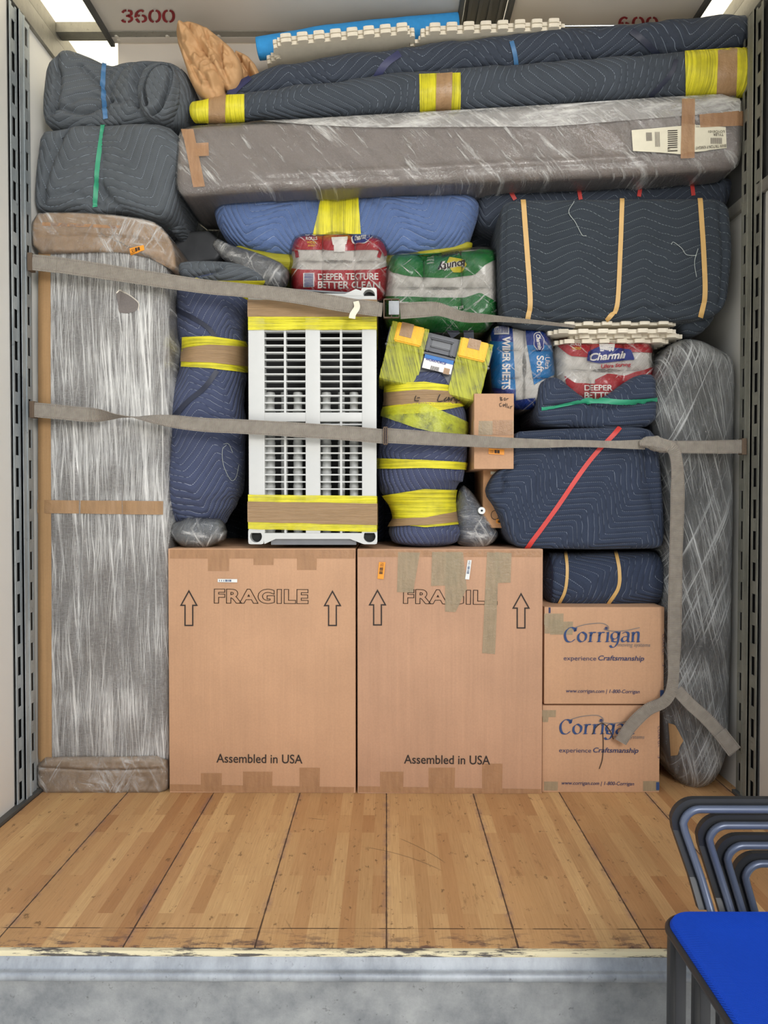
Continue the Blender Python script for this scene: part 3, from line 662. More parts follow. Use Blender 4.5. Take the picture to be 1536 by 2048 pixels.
# moving-company cartons
c1 = wbox('cardboard_box', 1088, 1329, 1214, 1408, 2.352, .42, M['card'], 'moving box with blue printing, upper of the two, directly below the blanket roll', 'moving-company boxes')
c2 = wbox('cardboard_box', 1084, 1320, 1411, 1593, 2.357, .42, M['card'], 'moving box with blue printing and a marker arrow, on the truck floor', 'moving-company boxes')
for c in (c1, c2): c.data.materials[0] = M['card5'] if False else M['card']
def corrigan(b, dx, dy, sx=1.):
    # humanist letters written with a broad nib; unit: x-height = 1
    L = {'C': (1.45, [[(1.2, 1.05), (1.0, 1.38), (.6, 1.42), (.2, 1.05), (.15, .55), (.4, .08), (.85, .0), (1.2, .25)], [(1.2, 1.05), (1.25, 1.42)]]),
         'o': (1.12, [[(.5, 1), (.15, .75), (.12, .3), (.45, 0), (.85, .2), (.9, .7), (.5, 1)]]),
         'r': (.92, [[(.05, .9), (.25, .95), (.3, .9), (.28, .05)], [(.28, .6), (.5, .95), (.8, .92)], [(.08, .02), (.48, .02)]]),
         'i': (.52, [[(.05, .9), (.22, .95), (.26, .9), (.24, .05)], [(.05, .02), (.45, .02)]]),
         'g': (1.12, [[(.85, .9), (.5, 1), (.15, .75), (.2, .35), (.55, .3), (.85, .55), (.85, .9)], [(.95, 1.), (.9, .6), (.85, 0), (.6, -.45), (.25, -.55), (.05, -.35)], [(.25, .3), (.3, .05), (.7, .0)]]),
         'a': (1.02, [[(.15, .85), (.5, 1), (.78, .8), (.78, .1), (.95, .0)], [(.78, .55), (.3, .5), (.12, .22), (.35, 0), (.75, .25)]]),
         'n': (1.12, [[(.05, .9), (.22, .95), (.26, .9), (.26, .05)], [(.26, .65), (.55, 1), (.82, .85), (.84, .05), (1., .02)], [(.08, .02), (.46, .02)], [(.7, .02), (1.02, .02)]])}
    x = 0; lines = []; tot = sum(L[ch][0] for ch in 'Corrigan'); w = (1281-1126)*sx/tot; H = 20
    for ch in 'Corrigan':
        for ln in L[ch][1]: lines.append([(1126+dx+(x+a)*w+ (bb*1.5), 1283.5+dy-bb*H) for a, bb in ln])
        x += L[ch][0]
    strokes('logo', lines, b, M['blueink'], b, nib=(4.6, -1.7), off=.0024)
    strokes('logo', lines, b, M['blueink'], b, width=1.3, off=.0022)
    f = lambda q: [(1126+dx+(a-1126)*sx, bb+dy) for a, bb in q]
    strokes('logo_swoosh', [f([(1143, 1257), (1170, 1249), (1200, 1246), (1213, 1250), (1217, 1256), (1213, 1260), (1207, 1257)]), f([(1208, 1259), (1225, 1262), (1250, 1261), (1279, 1255)])], b, M['greyink'], b, width=1.6)
    polygon('logo_dot', f([(1212+3*math.cos(a), 1256+3*math.sin(a)) for a in np.linspace(0, 2*math.pi, 14)[:-1]]), b, M['navyink'], b, off=.003)
    T = lambda s, x0, x1, y, h, m, **k: text('lettering', s, f([(x0, y)])[0], f([(x1, y+(x1-x0)*.012)])[0], h, b, M[m], b, **k)
    T('moving systems', 1235, 1300, 1295, 9.5, 'greyink', shear=.2)
    T('experience', 1127, 1192, 1323, 11, 'navyink'); T('Craftsmanship', 1196, 1288, 1323.5, 13, 'navyink', bold=.014, shear=.22)
    T('www.corrigan.com | 1-800-Corrigan', 1132, 1279, 1387, 9.5, 'navyink', bold=.006, shear=.2)
corrigan(c1, 0, 0); corrigan(c2, -9, 184, .985)
for c, x, y, bx in ((c1, 1328, 1268, 1320), (c2, 1319, 1452, 1312)):
    text('lettering', 'CORRIGAN 1.5', (x-3.5, y), (x-3.5, y+64), 5, c, M['navyink'], c, off=.0015, up=(1, 0))
    for yy, h in ((112, 16), (131, 8)): quad('printed_mark', [(bx, y+yy), (bx+7, y+yy), (bx+7, y+yy+h), (bx, y+yy+h)], c, M['blueink'], c, off=.0015, nu=2, nv=2)
tp(c1, 1089, 1227, 1127, 1267, 'olive_t'); tp(c1, 1100, 1243, 1146, 1269, 'olive_t'); tp(c1, 1089, 1239, 1127, 1251, 'olive_t')
quad('printed_mark', [(1097, 1215), (1101, 1215), (1101, 1226), (1097, 1226)], c1, M['navyink'], c1, off=.0015, nu=2, nv=2)
tp(c2, 1085, 1420, 1112, 1434, 'olive_t'); tp(c2, 1085, 1432, 1097, 1444, 'olive_t'); tp(c2, 1088, 1563, 1116, 1590, 'olive_t'); tp(c2, 1286, 1562, 1318, 1592, 'olive_t')
strokes('marker_arrow', [[(1184, 1468), (1190, 1456), (1202, 1446), (1213, 1452), (1222, 1466), (1226, 1478)], [(1205, 1464), (1206, 1490), (1204, 1518), (1198, 1537)]], c2, M['ink'], c2, width=1.6, off=.0035)

# small boxes
c3 = wbox('small_cardboard_box', 948, 1028, 787, 938, 2.365, .30, M['card'], 'small tan box marked Bar Cellar standing above the narrow box', bev=.003)
for s_ in ([[(1000, 794), (1001, 801)], [(1000, 794), (1004, 796), (1001, 798), (1005, 800), (1001, 802)], [(1007, 798), (1010, 796), (1010, 801), (1007, 799)], [(1013, 797), (1013, 801)], [(1013, 798), (1017, 797)],
            [(1003, 806), (999, 808), (1000, 813), (1004, 812)], [(1006, 812), (1010, 810), (1006, 809), (1007, 814)], [(1011, 806), (1011, 815)], [(1014, 807), (1014, 816)], [(1018, 812), (1016, 815), (1019, 816)], [(1021, 812), (1021, 818)], [(1021, 814), (1025, 812)]],): strokes('handwriting', s_, c3, M['ink'], c3, width=1.1, off=.002)
tp(c3, 948, 842, 1027, 870, 'olive_t'); tp(c3, 985, 840, 1026, 870); sticker([(977, 897), (1008, 899), (1008, 910), (977, 908)], c3, c3, txt='1351')
c4 = wbox('narrow_cardboard_box', 966, 1006, 938, 1056, 2.45, .25, M['card3'], 'narrow tan box tucked below the small box, beside the big dark blanket', bev=.003)
quad('printed_mark', [(981, 943), (993, 943), (993, 949), (981, 949)], c4, M['paper'], c4, nu=2, nv=2)
strokes('printed_ring', [[(990+8*math.cos(a), 1030+9*math.sin(a)) for a in np.linspace(0, 2*math.pi, 16)]], c4, M['ink'], c4, width=1.2)
sticker([(992, 1038), (1003, 1040), (1003, 1048), (992, 1046)], c4, c4)
bm = bmesh.new(); q = P(962, 1021, 2.44); cyl(bm, q+Vector((0, -.02, 0)), q+Vector((0, .12, 0)), .0125, 24); sp_ = bm_obj('tube_roll', bm, M['white'], smooth=True)
tag(sp_, 'small white roll end poking out beside the narrow box', 'roll'); bm = bmesh.new(); cyl(bm, q+Vector((0, -.0215, 0)), q+Vector((0, 0, 0)), .004, 12); bm_obj('core', bm, M['black'], sp_)
# ---------------------------------------------------------------- rolled blankets and bundles
def pinch(px, w, dep):     # valley where a strap bites in, at a pixel column
    return lambda Y: (P(px, 500, Y).x, w, dep)
def hf_pinch(Y, cols):
    cc = [(P(px, 500, Y).x, w, dep) for px, w, dep in cols]
    def f(x, z):
        r = np.zeros(len(x))
        for c, w, d in cc: r = r+d*np.exp(-np.abs(x-c)/w)
        return r
    return f
BAND = {}
for k, c in (('blue', '3f6f9c'), ('green', '2f9470'), ('red', 'c83a34'), ('tan', 'c9a262'), ('navyb', '2b2f55'), ('dark', '23283a')): BAND[k] = plain('rubber_band_'+k, c, .5, var=.05)
def band(pts, w, tgt, mat, parent, off=.004, name='rubber_band'):
    q = catmull(pts, 30) if len(pts) > 2 else resample(pts, 30); T = []; B = []
    for i, p in enumerate(q):
        t = q[min(i+1, 29)]-q[max(i-1, 0)]; t = t/np.linalg.norm(t); n = np.array([-t[1], t[0]])*w/2; T.append(tuple(p-n)); B.append(tuple(p+n))
    return patch(name, T, B, tgt, mat, parent, 50, 3, off)
# 1 upper left bundle
Y = 2.352
w1 = inflate('blanket_bundle', [(82, 120), (100, 100), (124, 84), (160, 94), (208, 116), (240, 106), (285, 106), (330, 108), (358, 122), (378, 160), (372, 205), (345, 240), (270, 236), (212, 236), (150, 250), (90, 242), (72, 225), (75, 165)], Y, .46, M['b_gray'], r=.06, center=(215, 175), nz=.016, ns=5, seed=3,
    hf=hf_pinch(Y, [(211, .04, .035)]), creases=[([(112, 110), (118, 160), (110, 200), (100, 222)], .012, .022, .012), ([(82, 225), (110, 212), (160, 222), (205, 200)], .010, .018, -.010), ([(210, 175), (180, 150), (160, 130)], .009, .014, 0), ([(212, 190), (175, 185), (140, 200)], .010, .014, 0), ([(214, 165), (240, 130), (262, 115)], .008, .014, 0), ([(214, 190), (240, 200), (262, 190)], .010, .014, 0),
    ([(270, 205), (266, 170), (280, 130), (315, 112), (350, 130)], .010, .03, .016)])
tag(w1, 'grey quilted blanket bundle with blue band, topmost at upper left', 'blanket', 'folded moving blankets')
# swirl end of the rolled part
bo = inflate('rolled_end', [(272, 200), (276, 160), (292, 128), (318, 112), (345, 122), (356, 160), (350, 205), (325, 232), (285, 226)], Y-.030, .25, M['b_gray'], w1, r=.035, center=(315, 172), nz=.006, R=40,
    creases=[([(290, 205), (284, 170), (296, 138), (320, 122), (338, 136), (334, 175), (318, 212), (300, 222)], .006, .055, 0), ([(272, 210), (276, 165), (290, 130), (318, 114), (348, 124), (354, 160), (346, 205)], .006, .03, 0)], uvf=lambda u, v: (u+.7, v+.2))
band([(211, 115), (206, 150), (207, 200), (211, 238)], 9, w1, BAND['blue'], w1)
inflate('trailing_corner', [(352, 120), (372, 140), (392, 190), (388, 215), (360, 242), (348, 235), (356, 180)], Y+.05, .2, M['b_gray2'], w1, r=.04, nz=.006, N=80, R=16)
# 2 lower left bundle
w2 = inflate('blanket_bundle', [(72, 252), (110, 250), (145, 240), (205, 240), (270, 238), (330, 240), (352, 262), (372, 280), (374, 300), (352, 345), (345, 395), (335, 428), (290, 428), (235, 412), (196, 420), (120, 415), (65, 418), (58, 385), (63, 320)], Y, .5, M['b_gray2'], r=.045, center=(215, 330), nz=.014, ns=5, seed=5,
    hf=hf_pinch(Y, [(201, .035, .03)]), creases=[([(135, 246), (120, 280), (95, 340), (84, 400)], .012, .02, .014), ([(192, 360), (210, 385), (235, 412)], .01, .02, 0), ([(80, 395), (140, 385), (190, 405)], .012, .010, 0), ([(318, 240), (345, 262), (366, 300)], .006, .012, -.012)], uvf=lambda u, v: (abs(u+.98)*1.0, v+.25*abs(u+.98)))
tag(w2, 'grey quilted blanket bundle with green band, resting on the tall wrapped sofa', 'blanket', 'folded moving blankets')
band([(208, 241), (200, 290), (193, 350), (190, 415)], 9, w2, BAND['green'], w2)
o = inflate('blanket_bundle', [(318, 400), (348, 396), (358, 415), (360, 445), (345, 462), (325, 450)], 2.46, .2, M['b_gray2'], r=.04, N=90, R=16); tag(o, 'small dark blanket tail with green edge behind the cardboard cap', 'blanket'); band([(350, 425), (347, 445), (338, 455)], 4, o, BAND['green'], o)
# long rolls under the roof
w7 = roll('blanket_roll', [(462, 193, 14), (520, 175, 24), (640, 158, 31), (800, 136, 31), (1000, 116, 31), (1200, 97, 33), (1330, 88, 35), (1450, 76, 34), (1515, 66, 24)], 2.40, M['b_long'], ry=1.15, NS=150, nz=.009, ns=7, seed=4)
tag(w7, 'long dark blanket roll topmost under the roof, with blue bands', 'blanket', 'long rolled moving blankets')
band([(1023, 84), (1030, 112), (1034, 146)], 9, w7, BAND['blue'], w7); band([(1262, 63), (1290, 85), (1325, 118)], 13, w7, BAND['dark'], w7); band([(800, 108), (770, 130), (745, 165)], 14, w7, BAND['navyb'], w7); band([(500, 155), (470, 180), (455, 200)], 14, w7, BAND['navyb'], w7)
w8 = roll('blanket_roll', [(392, 224, 19), (490, 216, 23), (640, 203, 30), (780, 193, 36), (880, 186, 39), (1000, 182, 40), (1200, 168, 43), (1370, 156, 44), (1500, 150, 44), (1524, 148, 38)], 2.385, M['b_long2'], ry=.9, NS=150, nz=.009, ns=7, seed=9,
    hf=lambda p, L, a: -.0)
tag(w8, 'long grey-blue blanket roll with three yellow film bands', 'blanket', 'long rolled moving blankets')
band([(1352, 120), (1340, 150), (1300, 192)], 9, w8, BAND['dark'], w8, name='binding')
for (x0, x1, ya, yb, dy, br) in ((368, 489, 196, 248, -6, (.42, .70)), (838, 921, 150, 226, -3, (.42, .8)), (1369, 1500, 104, 200, -8, (.5, .8))):
    patch('yellow_film_band', [(x0, ya), (x1, ya+dy)], [(x0+2, yb), (x1, yb+dy)], w8, M['yellow_v'], w8, 24, 24, .004)
    a, b = x0+(x1-x0)*br[0], x0+(x1-x0)*br[1]; patch('brown_tape', [(a, ya), (b, ya+dy)], [(a-2, yb), (b-2, yb+dy)], w8, M['brown'], w8, 10, 24, .0055)
# 9 headboard in plastic sleeve
def rotbox(pts, Y, D, name, mat, r=.02, **k): return inflate(name, pts, Y, D, mat, r=r, **k)
M['uphol'] = plain('upholstery_taupe', '857a74', .9, var=.10, scale=300, bump=.001)
w9 = inflate('wrapped_headboard', [(357, 252), (420, 247), (900, 222), (1300, 196), (1476, 186), (1486, 205), (1486, 300), (1478, 333), (1300, 346), (1000, 358), (640, 372), (420, 384), (362, 388), (350, 370), (352, 300)], 2.345, .34, M['uphol'], r=.026, smooth=2, cc=.016, center=(900, 285), nz=.006, ns=4, R=60,
    creases=[([(360, 352), (640, 346), (1000, 330), (1480, 306)], .010, -.006, 0)])
tag(w9, 'long taupe upholstered headboard lying in a clear plastic sleeve with shipping papers', 'headboard')
offset_copy(w9, 'plastic_sleeve', M['film_s'], .006, w9)
patch('slack_plastic', [(480, 244), (900, 223), (1300, 197), (1476, 188)], [(480, 246), (740, 258), (1100, 256), (1476, 226)], w9, film('slack_plastic', [(8, 6, 30), (-35, 12, 60)], a1=.75, lo=.45, hi=.7, base=.22), w9, 60, 8, .010)
quad('shipping_papers', [(1261, 263), (1368, 254), (1366, 313), (1264, 305)], w9, M['paper'], w9, off=.009); pp = quad('shipping_papers', [(1366, 250), (1449, 257), (1451, 300), (1366, 309)], w9, M['paper'], w9, off=.009)
strokes('barcode', [[(1333, 265+i*4.2), (1352, 264+i*4.2)] for i in range(11)], w9, M['ink'], w9, width=1.7, off=.011, smooth=False)
for bc_ in ([[(1389, 246+i*3.6), (1396, 246+i*3.6)] for i in range(4)], [[(1419+i*2.1, 279), (1419+i*2.1, 291)] for i in range(11)], [[(1290+i*2, 268), (1291+i*2, 285)] for i in range(6)], [[(1308+i*2.6, 267), (1309+i*2.6, 297)] for i in range(4)]): strokes('barcode', bc_, w9, M['greyink'], w9, width=1.1, off=.011, smooth=False)
text('lettering', 'LOYD0101', (1446, 264), (1414, 264), 5, w9, M['ink'], w9, off=.011); text('lettering', 'TYLER', (1444, 270), (1424, 270), 5, w9, M['ink'], w9, off=.011)
text('lettering', 'BNW TRITON F KNIGHT', (1449, 293), (1388, 297), 6, w9, M['ink'], w9, off=.011)
patch('brown_tape', [(1361, 191), (1387, 190)], [(1358, 318), (1386, 318)], w9, M['kraft_t'], w9, 8, 20, .012); patch('brown_tape', [(1396, 232), (1482, 224)], [(1398, 258), (1484, 254)], w9, M['kraft_t'], w9, 14, 6, .010)
patch('brown_tape', [(364, 250), (386, 249)], [(388, 375), (412, 374)], w9, M['kraft_t'], w9, 8, 20, .011); patch('brown_tape', [(392, 290), (419, 289)], [(395, 316), (420, 315)], w9, M['kraft_t'], w9, 8, 8, .012)
# 10 blue bundle under it
Y = 2.43
w10 = inflate('blanket_bundle', [(440, 376), (640, 372), (940, 366), (962, 385), (966, 400), (955, 440), (938, 482), (900, 500), (780, 502), (640, 506), (520, 500), (455, 478), (425, 440), (415, 400)], Y, .45, M['b_blue'], r=.09, center=(690, 432), nz=.018, ns=4.5, seed=6, hf=hf_pinch(Y, [(672, .05, .03)]),
    creases=[([(720, 380), (780, 420), (850, 500)], .02, .01, 0), ([(455, 478), (540, 455), (630, 400)], .02, .01, 0)], uvf=lambda u, v: (abs(u+.17), v))
tag(w10, 'lighter blue quilted bundle with wide yellow film, under the wrapped headboard', 'blanket')
patch('yellow_film_band', [(648, 371), (716, 370)], [(626, 470), (722, 468)], w10, M['yellow_v'], w10, 24, 20, .006)
w10b = inflate('yellow_wrapped_bundle', [(455, 478), (560, 500), (800, 502), (950, 470), (945, 500), (800, 535), (560, 545), (490, 520)], Y+.03, .35, M['yellow'], r=.05, nz=.01, N=120, R=24); w10b.data.materials[0] = wrapmat('yellow_film_dark', 'aaa326', a0=.9, rot=-6); tag(w10b, 'bundle swathed in dull yellow film behind the paper packs', 'bundle')
# 11 dark bundle with red bands
w11 = inflate('blanket_bundle', [(962, 362), (1100, 358), (1300, 345), (1465, 342), (1482, 360), (1470, 390), (1450, 430), (1000, 450), (960, 440), (955, 400)], 2.46, .4, M['b_long'], r=.06, nz=.01, ns=6, seed=8); tag(w11, 'dark quilted bundle with four red bands above the big blanket parcel', 'blanket')
for q in ([(1000, 358), (1015, 375), (1030, 400)], [(1145, 352), (1155, 372), (1161, 400)], [(1277, 346), (1280, 370), (1277, 394)], [(1374, 344), (1382, 365), (1386, 392)]): band(q, 8, w11, BAND['red'], w11)
o = inflate('blanket_bundle', [(935, 395), (1000, 380), (1012, 470), (1000, 520), (945, 500), (930, 440)], 2.62, .3, M['b_dark'], r=.06, N=90, R=18); tag(o, 'dark cloth bundle deep in the gap left of the big parcel', 'blanket')
# 12 big parcel
Y = 2.368
w12 = inflate('blanket_parcel', [(1012, 400), (1040, 397), (1240, 395), (1440, 394), (1462, 410), (1468, 500), (1458, 600), (1440, 628), (1390, 640), (1200, 640), (1040, 642), (1008, 640), (1002, 600), (999, 500), (1003, 415)], Y, .52, M['b_dark'], r=.022, bulge=.008, smooth=2, cc=.014, center=(1235, 520), nz=.006, ns=4, R=56,
    creases=[([(1012, 410), (1009, 520), (1014, 620)], .005, .010, 0), ([(1440, 410), (1446, 520), (1440, 610)], .008, .010, 0), ([(1020, 622), (1200, 625), (1440, 605)], .010, .008, 0)], uvf=lambda u, v: (u+.17, v))
tag(w12, 'large dark navy quilted parcel with three tan bands at right', 'parcel')
band([(1046, 398), (1052, 480), (1060, 600), (1055, 638)], 10, w12, BAND['tan'], w12); band([(1244, 395), (1240, 500), (1235, 600), (1228, 628)], 9, w12, BAND['tan'], w12); band([(1399, 393), (1406, 500), (1409, 590), (1400, 634)], 10, w12, BAND['tan'], w12); band([(1232, 622), (1212, 640)], 8, w12, BAND['tan'], w12)
M['thread'] = plain('loose_thread', 'a9b0ac', .8)
for th_ in ([[(1148, 404), (1137, 425), (1150, 445), (1160, 465), (1165, 472), (1172, 472)]], [[(1342, 490), (1346, 485), (1362, 497), (1372, 510), (1392, 512)]], [[(1395, 498), (1388, 525), (1392, 555)]]): strokes('loose_thread', th_, w12, M['thread'], w12, width=1.0, off=.004)
o = inflate('blanket_bundle', [(1018, 636), (1120, 640), (1150, 646), (1150, 658), (1100, 662), (1030, 652)], 2.40, .3, M['b_dark'], r=.02, N=80, R=12); tag(o, 'thin folded dark blanket edge pinched under the big parcel at left', 'blanket')
o = inflate('blanket_bundle', [(1360, 636), (1440, 612), (1432, 640), (1405, 668), (1372, 668)], 2.41, .3, M['b_dark'], r=.03, N=80, R=12); tag(o, 'dark blanket corner hanging under the big parcel at right', 'blanket')
# 19 V fold, 20 big, 21 roll
Y = 2.375
w19 = inflate('blanket_bundle', [(1080, 790), (1082, 765), (1100, 752), (1120, 752), (1150, 778), (1180, 800), (1215, 792), (1250, 765), (1282, 746), (1316, 746), (1318, 800), (1316, 850), (1240, 858), (1100, 852), (1075, 840)], Y, .35, M['b_mid'], r=.03, center=(1195, 826), nz=.008, ns=7, seed=11, creases=[([(1180, 806), (1220, 814), (1310, 800)], .010, .015, .01), ([(1085, 815), (1120, 812), (1180, 806)], .008, .012, 0)])
tag(w19, 'dark quilted blanket with V-shaped fold and green band', 'blanket')
band([(1083, 818), (1110, 814), (1180, 802), (1250, 804), (1316, 799)], 9, w19, BAND['green'], w19)
w20 = inflate('blanket_bundle', [(1030, 862), (1120, 856), (1280, 852), (1312, 860), (1322, 900), (1332, 1000), (1334, 1080), (1325, 1098), (1200, 1100), (1040, 1098), (1020, 1080), (1000, 1020), (975, 985), (985, 960), (1000, 940), (1022, 930), (1030, 900)], 2.355, .45, M['b_mid'], r=.03, cc=.02, center=(1165, 985), nz=.012, ns=4, seed=12,
    creases=[([(978, 985), (1000, 990), (1012, 975), (1008, 950), (1030, 930)], .008, .02, .01), ([(1290, 880), (1300, 980), (1325, 1080)], .02, .012, -.008)])
tag(w20, 'big dark quilted bundle with diagonal red band, beside narrow tan box', 'blanket')
band([(1240, 856), (1180, 920), (1110, 1020), (1052, 1098)], 9, w20, BAND['red'], w20)
w21 = roll('blanket_roll', [(1100, 1157, 52), (1160, 1157, 54), (1240, 1156, 54), (1300, 1155, 53)], 2.50, M['b_mid2'], ry=1.0, NS=60, cap=.3, nz=.008, seed=13, se=3)
tag(w21, 'dark quilted blanket roll with two tan bands on top of the moving boxes', 'blanket')
band([(1131, 1103), (1134, 1140), (1130, 1180), (1118, 1206)], 6, w21, BAND['tan'], w21); band([(1231, 1103), (1238, 1140), (1236, 1175), (1216, 1207)], 7, w21, BAND['tan'], w21); band([(1098, 1108), (1106, 1140), (1104, 1195)], 3, w21, BAND['dark'], w21, name='binding')
# 26 rolled blanket at left
Yr = 2.52
w26 = roll('blanket_roll', [(440, 560, 72), (430, 610, 72), (425, 665, 66), (430, 705, 58), (424, 745, 64), (415, 830, 76), (408, 920, 81), (402, 985, 80), (405, 1020, 66), (410, 1048, 44)], Yr, M['b_navy'], ry=1.0, NS=130, cap=.3, nz=.012, ns=6, seed=14, se=2.2)
tag(w26, 'tall navy quilted blanket roll with yellow and brown wrap, beside tall sofa', 'blanket')
patch('yellow_film_band', [(366, 674), (420, 672), (494, 684)], [(364, 734), (420, 737), (494, 746)], w26, M['yellow'], w26, 40, 8, .005); patch('brown_tape', [(366, 696), (420, 690), (494, 694)], [(364, 724), (420, 726), (494, 733)], w26, M['brown_w'], w26, 40, 6, .007)
band([(352, 618), (385, 635), (415, 655), (435, 680)], 9, w26, BAND['dark'], w26, name='binding'); band([(434, 742), (410, 775), (375, 805), (348, 835)], 10, w26, BAND['dark'], w26, name='binding')
for th_ in ([[(452, 890), (444, 900), (446, 930), (460, 960), (470, 955), (476, 930)]], [[(446, 888), (456, 888), (464, 905)]]): strokes('loose_thread', th_, w26, M['thread'], w26, width=1.0, off=.004)
w26t = inflate('blanket_roll', [(350, 540), (352, 520), (375, 516), (420, 516), (470, 520), (510, 535), (528, 552), (524, 562), (480, 564), (420, 562), (365, 555)], 2.375, .25, M['b_gray'], r=.035, nz=.008, N=120, R=26, seed=15, creases=[([(370, 556), (440, 540), (450, 525), (490, 530), (515, 548)], .006, .014, 0)])
tag(w26t, 'folded grey blanket end edged in yellow film on top of the tall roll', 'blanket'); patch('yellow_film_band', [(354, 550), (420, 560), (530, 560)], [(366, 559), (420, 567), (526, 568)], w26t, M['yellow'], w26t, 30, 4, .004)
o = roll('yellow_wrap', [(438, 578, 68), (436, 598, 70)], Yr, M['yellow'], w26, ry=1.02, NS=12, cap=.1, nz=.006)
w26b = roll('wrapped_table_leg', [(352, 1062, 14, 2.42), (375, 1066, 24, 2.42), (410, 1066, 25, 2.42), (440, 1060, 20, 2.42)], 2.42, M['b_gray2'], ry=1, NS=40, nz=.008); tag(w26b, 'grey blanket end bagged in clear film, on the left carton below the tall roll', 'bundle'); offset_copy(w26b, 'clear_film', M['film_m'], .004, w26b)
# 13 film-wrapped tube
o = roll('wrapped_tube', [(434, 488, 8), (460, 508, 15), (500, 530, 24), (545, 552, 28), (562, 560, 24)], 2.44, plain('dark_gunmetal', '4a4c50', .35, .3), ry=1, NS=40, nz=.003); tag(o, 'dark tube in clear film slanting up to the left above the white rack', 'tube'); offset_copy(o, 'clear_film', M['film_m'], .004, o)
o = inflate('dark_board', [(372, 462), (430, 460), (448, 520), (350, 530), (345, 470)], 2.58, .05, plain('charcoal_board', '3c3d3f', .5), r=.01, N=60, R=10); tag(o, 'charcoal board leaning in the dark gap under the blue bundle', 'board')
# 28 lamp
Yl = 2.50
w28 = roll('wrapped_lamp', [(840, 762, 66), (842, 790, 72), (846, 830, 80), (848, 868, 84), (846, 900, 85), (845, 935, 86), (842, 965, 82), (846, 1000, 64), (850, 1035, 62), (850, 1062, 72), (850, 1078, 68)], Yl, M['b_navy2'], ry=1., NS=130, cap=.22, nz=.010, ns=7, seed=16, se=2.2)
tag(w28, 'blanket-wrapped lamp with yellow film bands and handwritten tape, standing on the right carton', 'lamp')
E = lambda y0, x0=750, x1=945, s=14: [(x0, y0-s*.2), (850, y0-s*.0), (x1, y0+s*.2)]
patch('yellow_film_band', [(760, 768), (850, 764), (925, 776)], [(760, 790), (850, 782), (925, 786)], w28, M['yellow'], w28, 36, 5, .005)
tpz = patch('brown_tape', [(760, 786), (850, 780), (930, 785)], [(760, 812), (850, 809), (930, 808)], w28, M['brown_w'], w28, 36, 5, .006)
patch('yellow_film_band', [(750, 815), (850, 806), (935, 806)], [(750, 832), (850, 826), (935, 812)], w28, M['yellow'], w28, 36, 5, .006)
patch('yellow_film_band', [(752, 820), (850, 808), (860, 812), (945, 850)], [(752, 828), (830, 856), (870, 866), (945, 872)], w28, M['yellow_t'], w28, 40, 10, .007)
patch('yellow_film_band', [(752, 916), (850, 920), (945, 926)], [(752, 938), (850, 936), (945, 940)], w28, M['yellow'], w28, 36, 5, .006)
patch('yellow_film_band', [(755, 992), (850, 976), (935, 980)], [(755, 1046), (850, 1056), (935, 1048)], w28, M['yellow'], w28, 36, 12, .006)
patch('brown_tape', [(765, 1038), (850, 1036), (935, 1018)], [(765, 1055), (850, 1052), (935, 1042)], w28, M['brown_w'], w28, 36, 5, .008)
strokes('handwriting', [[(878, 791), (874, 804), (884, 804)], [(890, 797), (886, 804), (893, 801), (894, 797), (895, 804)], [(898, 798), (898, 804), (901, 798), (904, 798), (905, 804)], [(898+10, 798), (908, 809)], [(908, 799), (913, 798), (912, 804), (908, 803)], [(833, 794), (830, 804), (838, 805)], [(835, 799), (840, 798)]], w28, M['ink'], w28, width=1.8, off=.012)
w29 = inflate('blanket_bundle', [(925, 968), (945, 985), (965, 1015), (985, 1050), (1001, 1070), (985, 1088), (960, 1096), (935, 1095), (915, 1085), (912, 1020)], 2.44, .25, M['b_mid'], r=.04, N=100, R=24, nz=.008); tag(w29, 'dark blanket tail in clear film between wrapped lamp and narrow box', 'blanket'); offset_copy(w29, 'clear_film', M['film_m'], .004, w29)
# 25 film-wrapped dark item at right
Y = 2.352
w25 = inflate('wrapped_recliner', [(1385, 668), (1350, 690), (1325, 740), (1320, 800), (1324, 850), (1338, 900), (1346, 1000), (1342, 1200), (1340, 1400), (1346, 1500), (1360, 1560), (1385, 1588), (1410, 1593), (1440, 1582), (1462, 1550), (1474, 1500), (1480, 1300), (1484, 1000), (1487, 800), (1487, 705), (1450, 688), (1420, 672)], Y, .5, M['black'], r=.10, center=(1412, 1130), nz=.012, ns=4, N=220, R=60, smooth=2, seed=17)
w25.data.materials[0] = plain('charcoal_leather', '2e2f32', .5, var=.2, scale=5)
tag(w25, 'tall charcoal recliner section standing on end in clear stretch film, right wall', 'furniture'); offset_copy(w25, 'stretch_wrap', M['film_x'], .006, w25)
patch('cardboard_scrap', [(1340, 1445), (1352, 1448), (1368, 1480)], [(1345, 1510), (1358, 1508), (1362, 1490)], w25, M['card4'], w25, 10, 10, .009)
# ---------------------------------------------------------------- paper wad, foam tiles, mat, rod
w3 = inflate('crumpled_paper', [(345, 60), (350, 36), (372, 30), (405, 40), (440, 66), (470, 95), (482, 130), (474, 165), (455, 172), (440, 155), (448, 185), (430, 196), (402, 185), (378, 160), (362, 110)], 2.335, .10, M['card'], r=.045, center=(415, 115), nz=.03, ns=14, hf=lambda x, z: -.018*np.abs(nfield(x+z*.4, z-x*.2, 13, 5, 2))+.014*np.abs(nfield(x, z, 34, 8, 2)), seed=20, N=130, R=40,
    creases=[([(375, 45), (400, 85), (430, 130), (445, 160)], .008, .018, .012), ([(350, 60), (375, 110), (410, 150), (430, 190)], .007, .014, .01), ([(440, 70), (440, 120), (455, 165)], .007, .02, -.01), ([(405, 45), (420, 90), (440, 110)], .006, .012, 0), ([(365, 100), (400, 165)], .005, .01, 0)])
w3.data.materials[0] = plain('kraft_paper', 'bd9468', .7, var=.08, scale=12); tag(w3, 'crumpled brown packing paper leaning against the deck panel', 'paper')
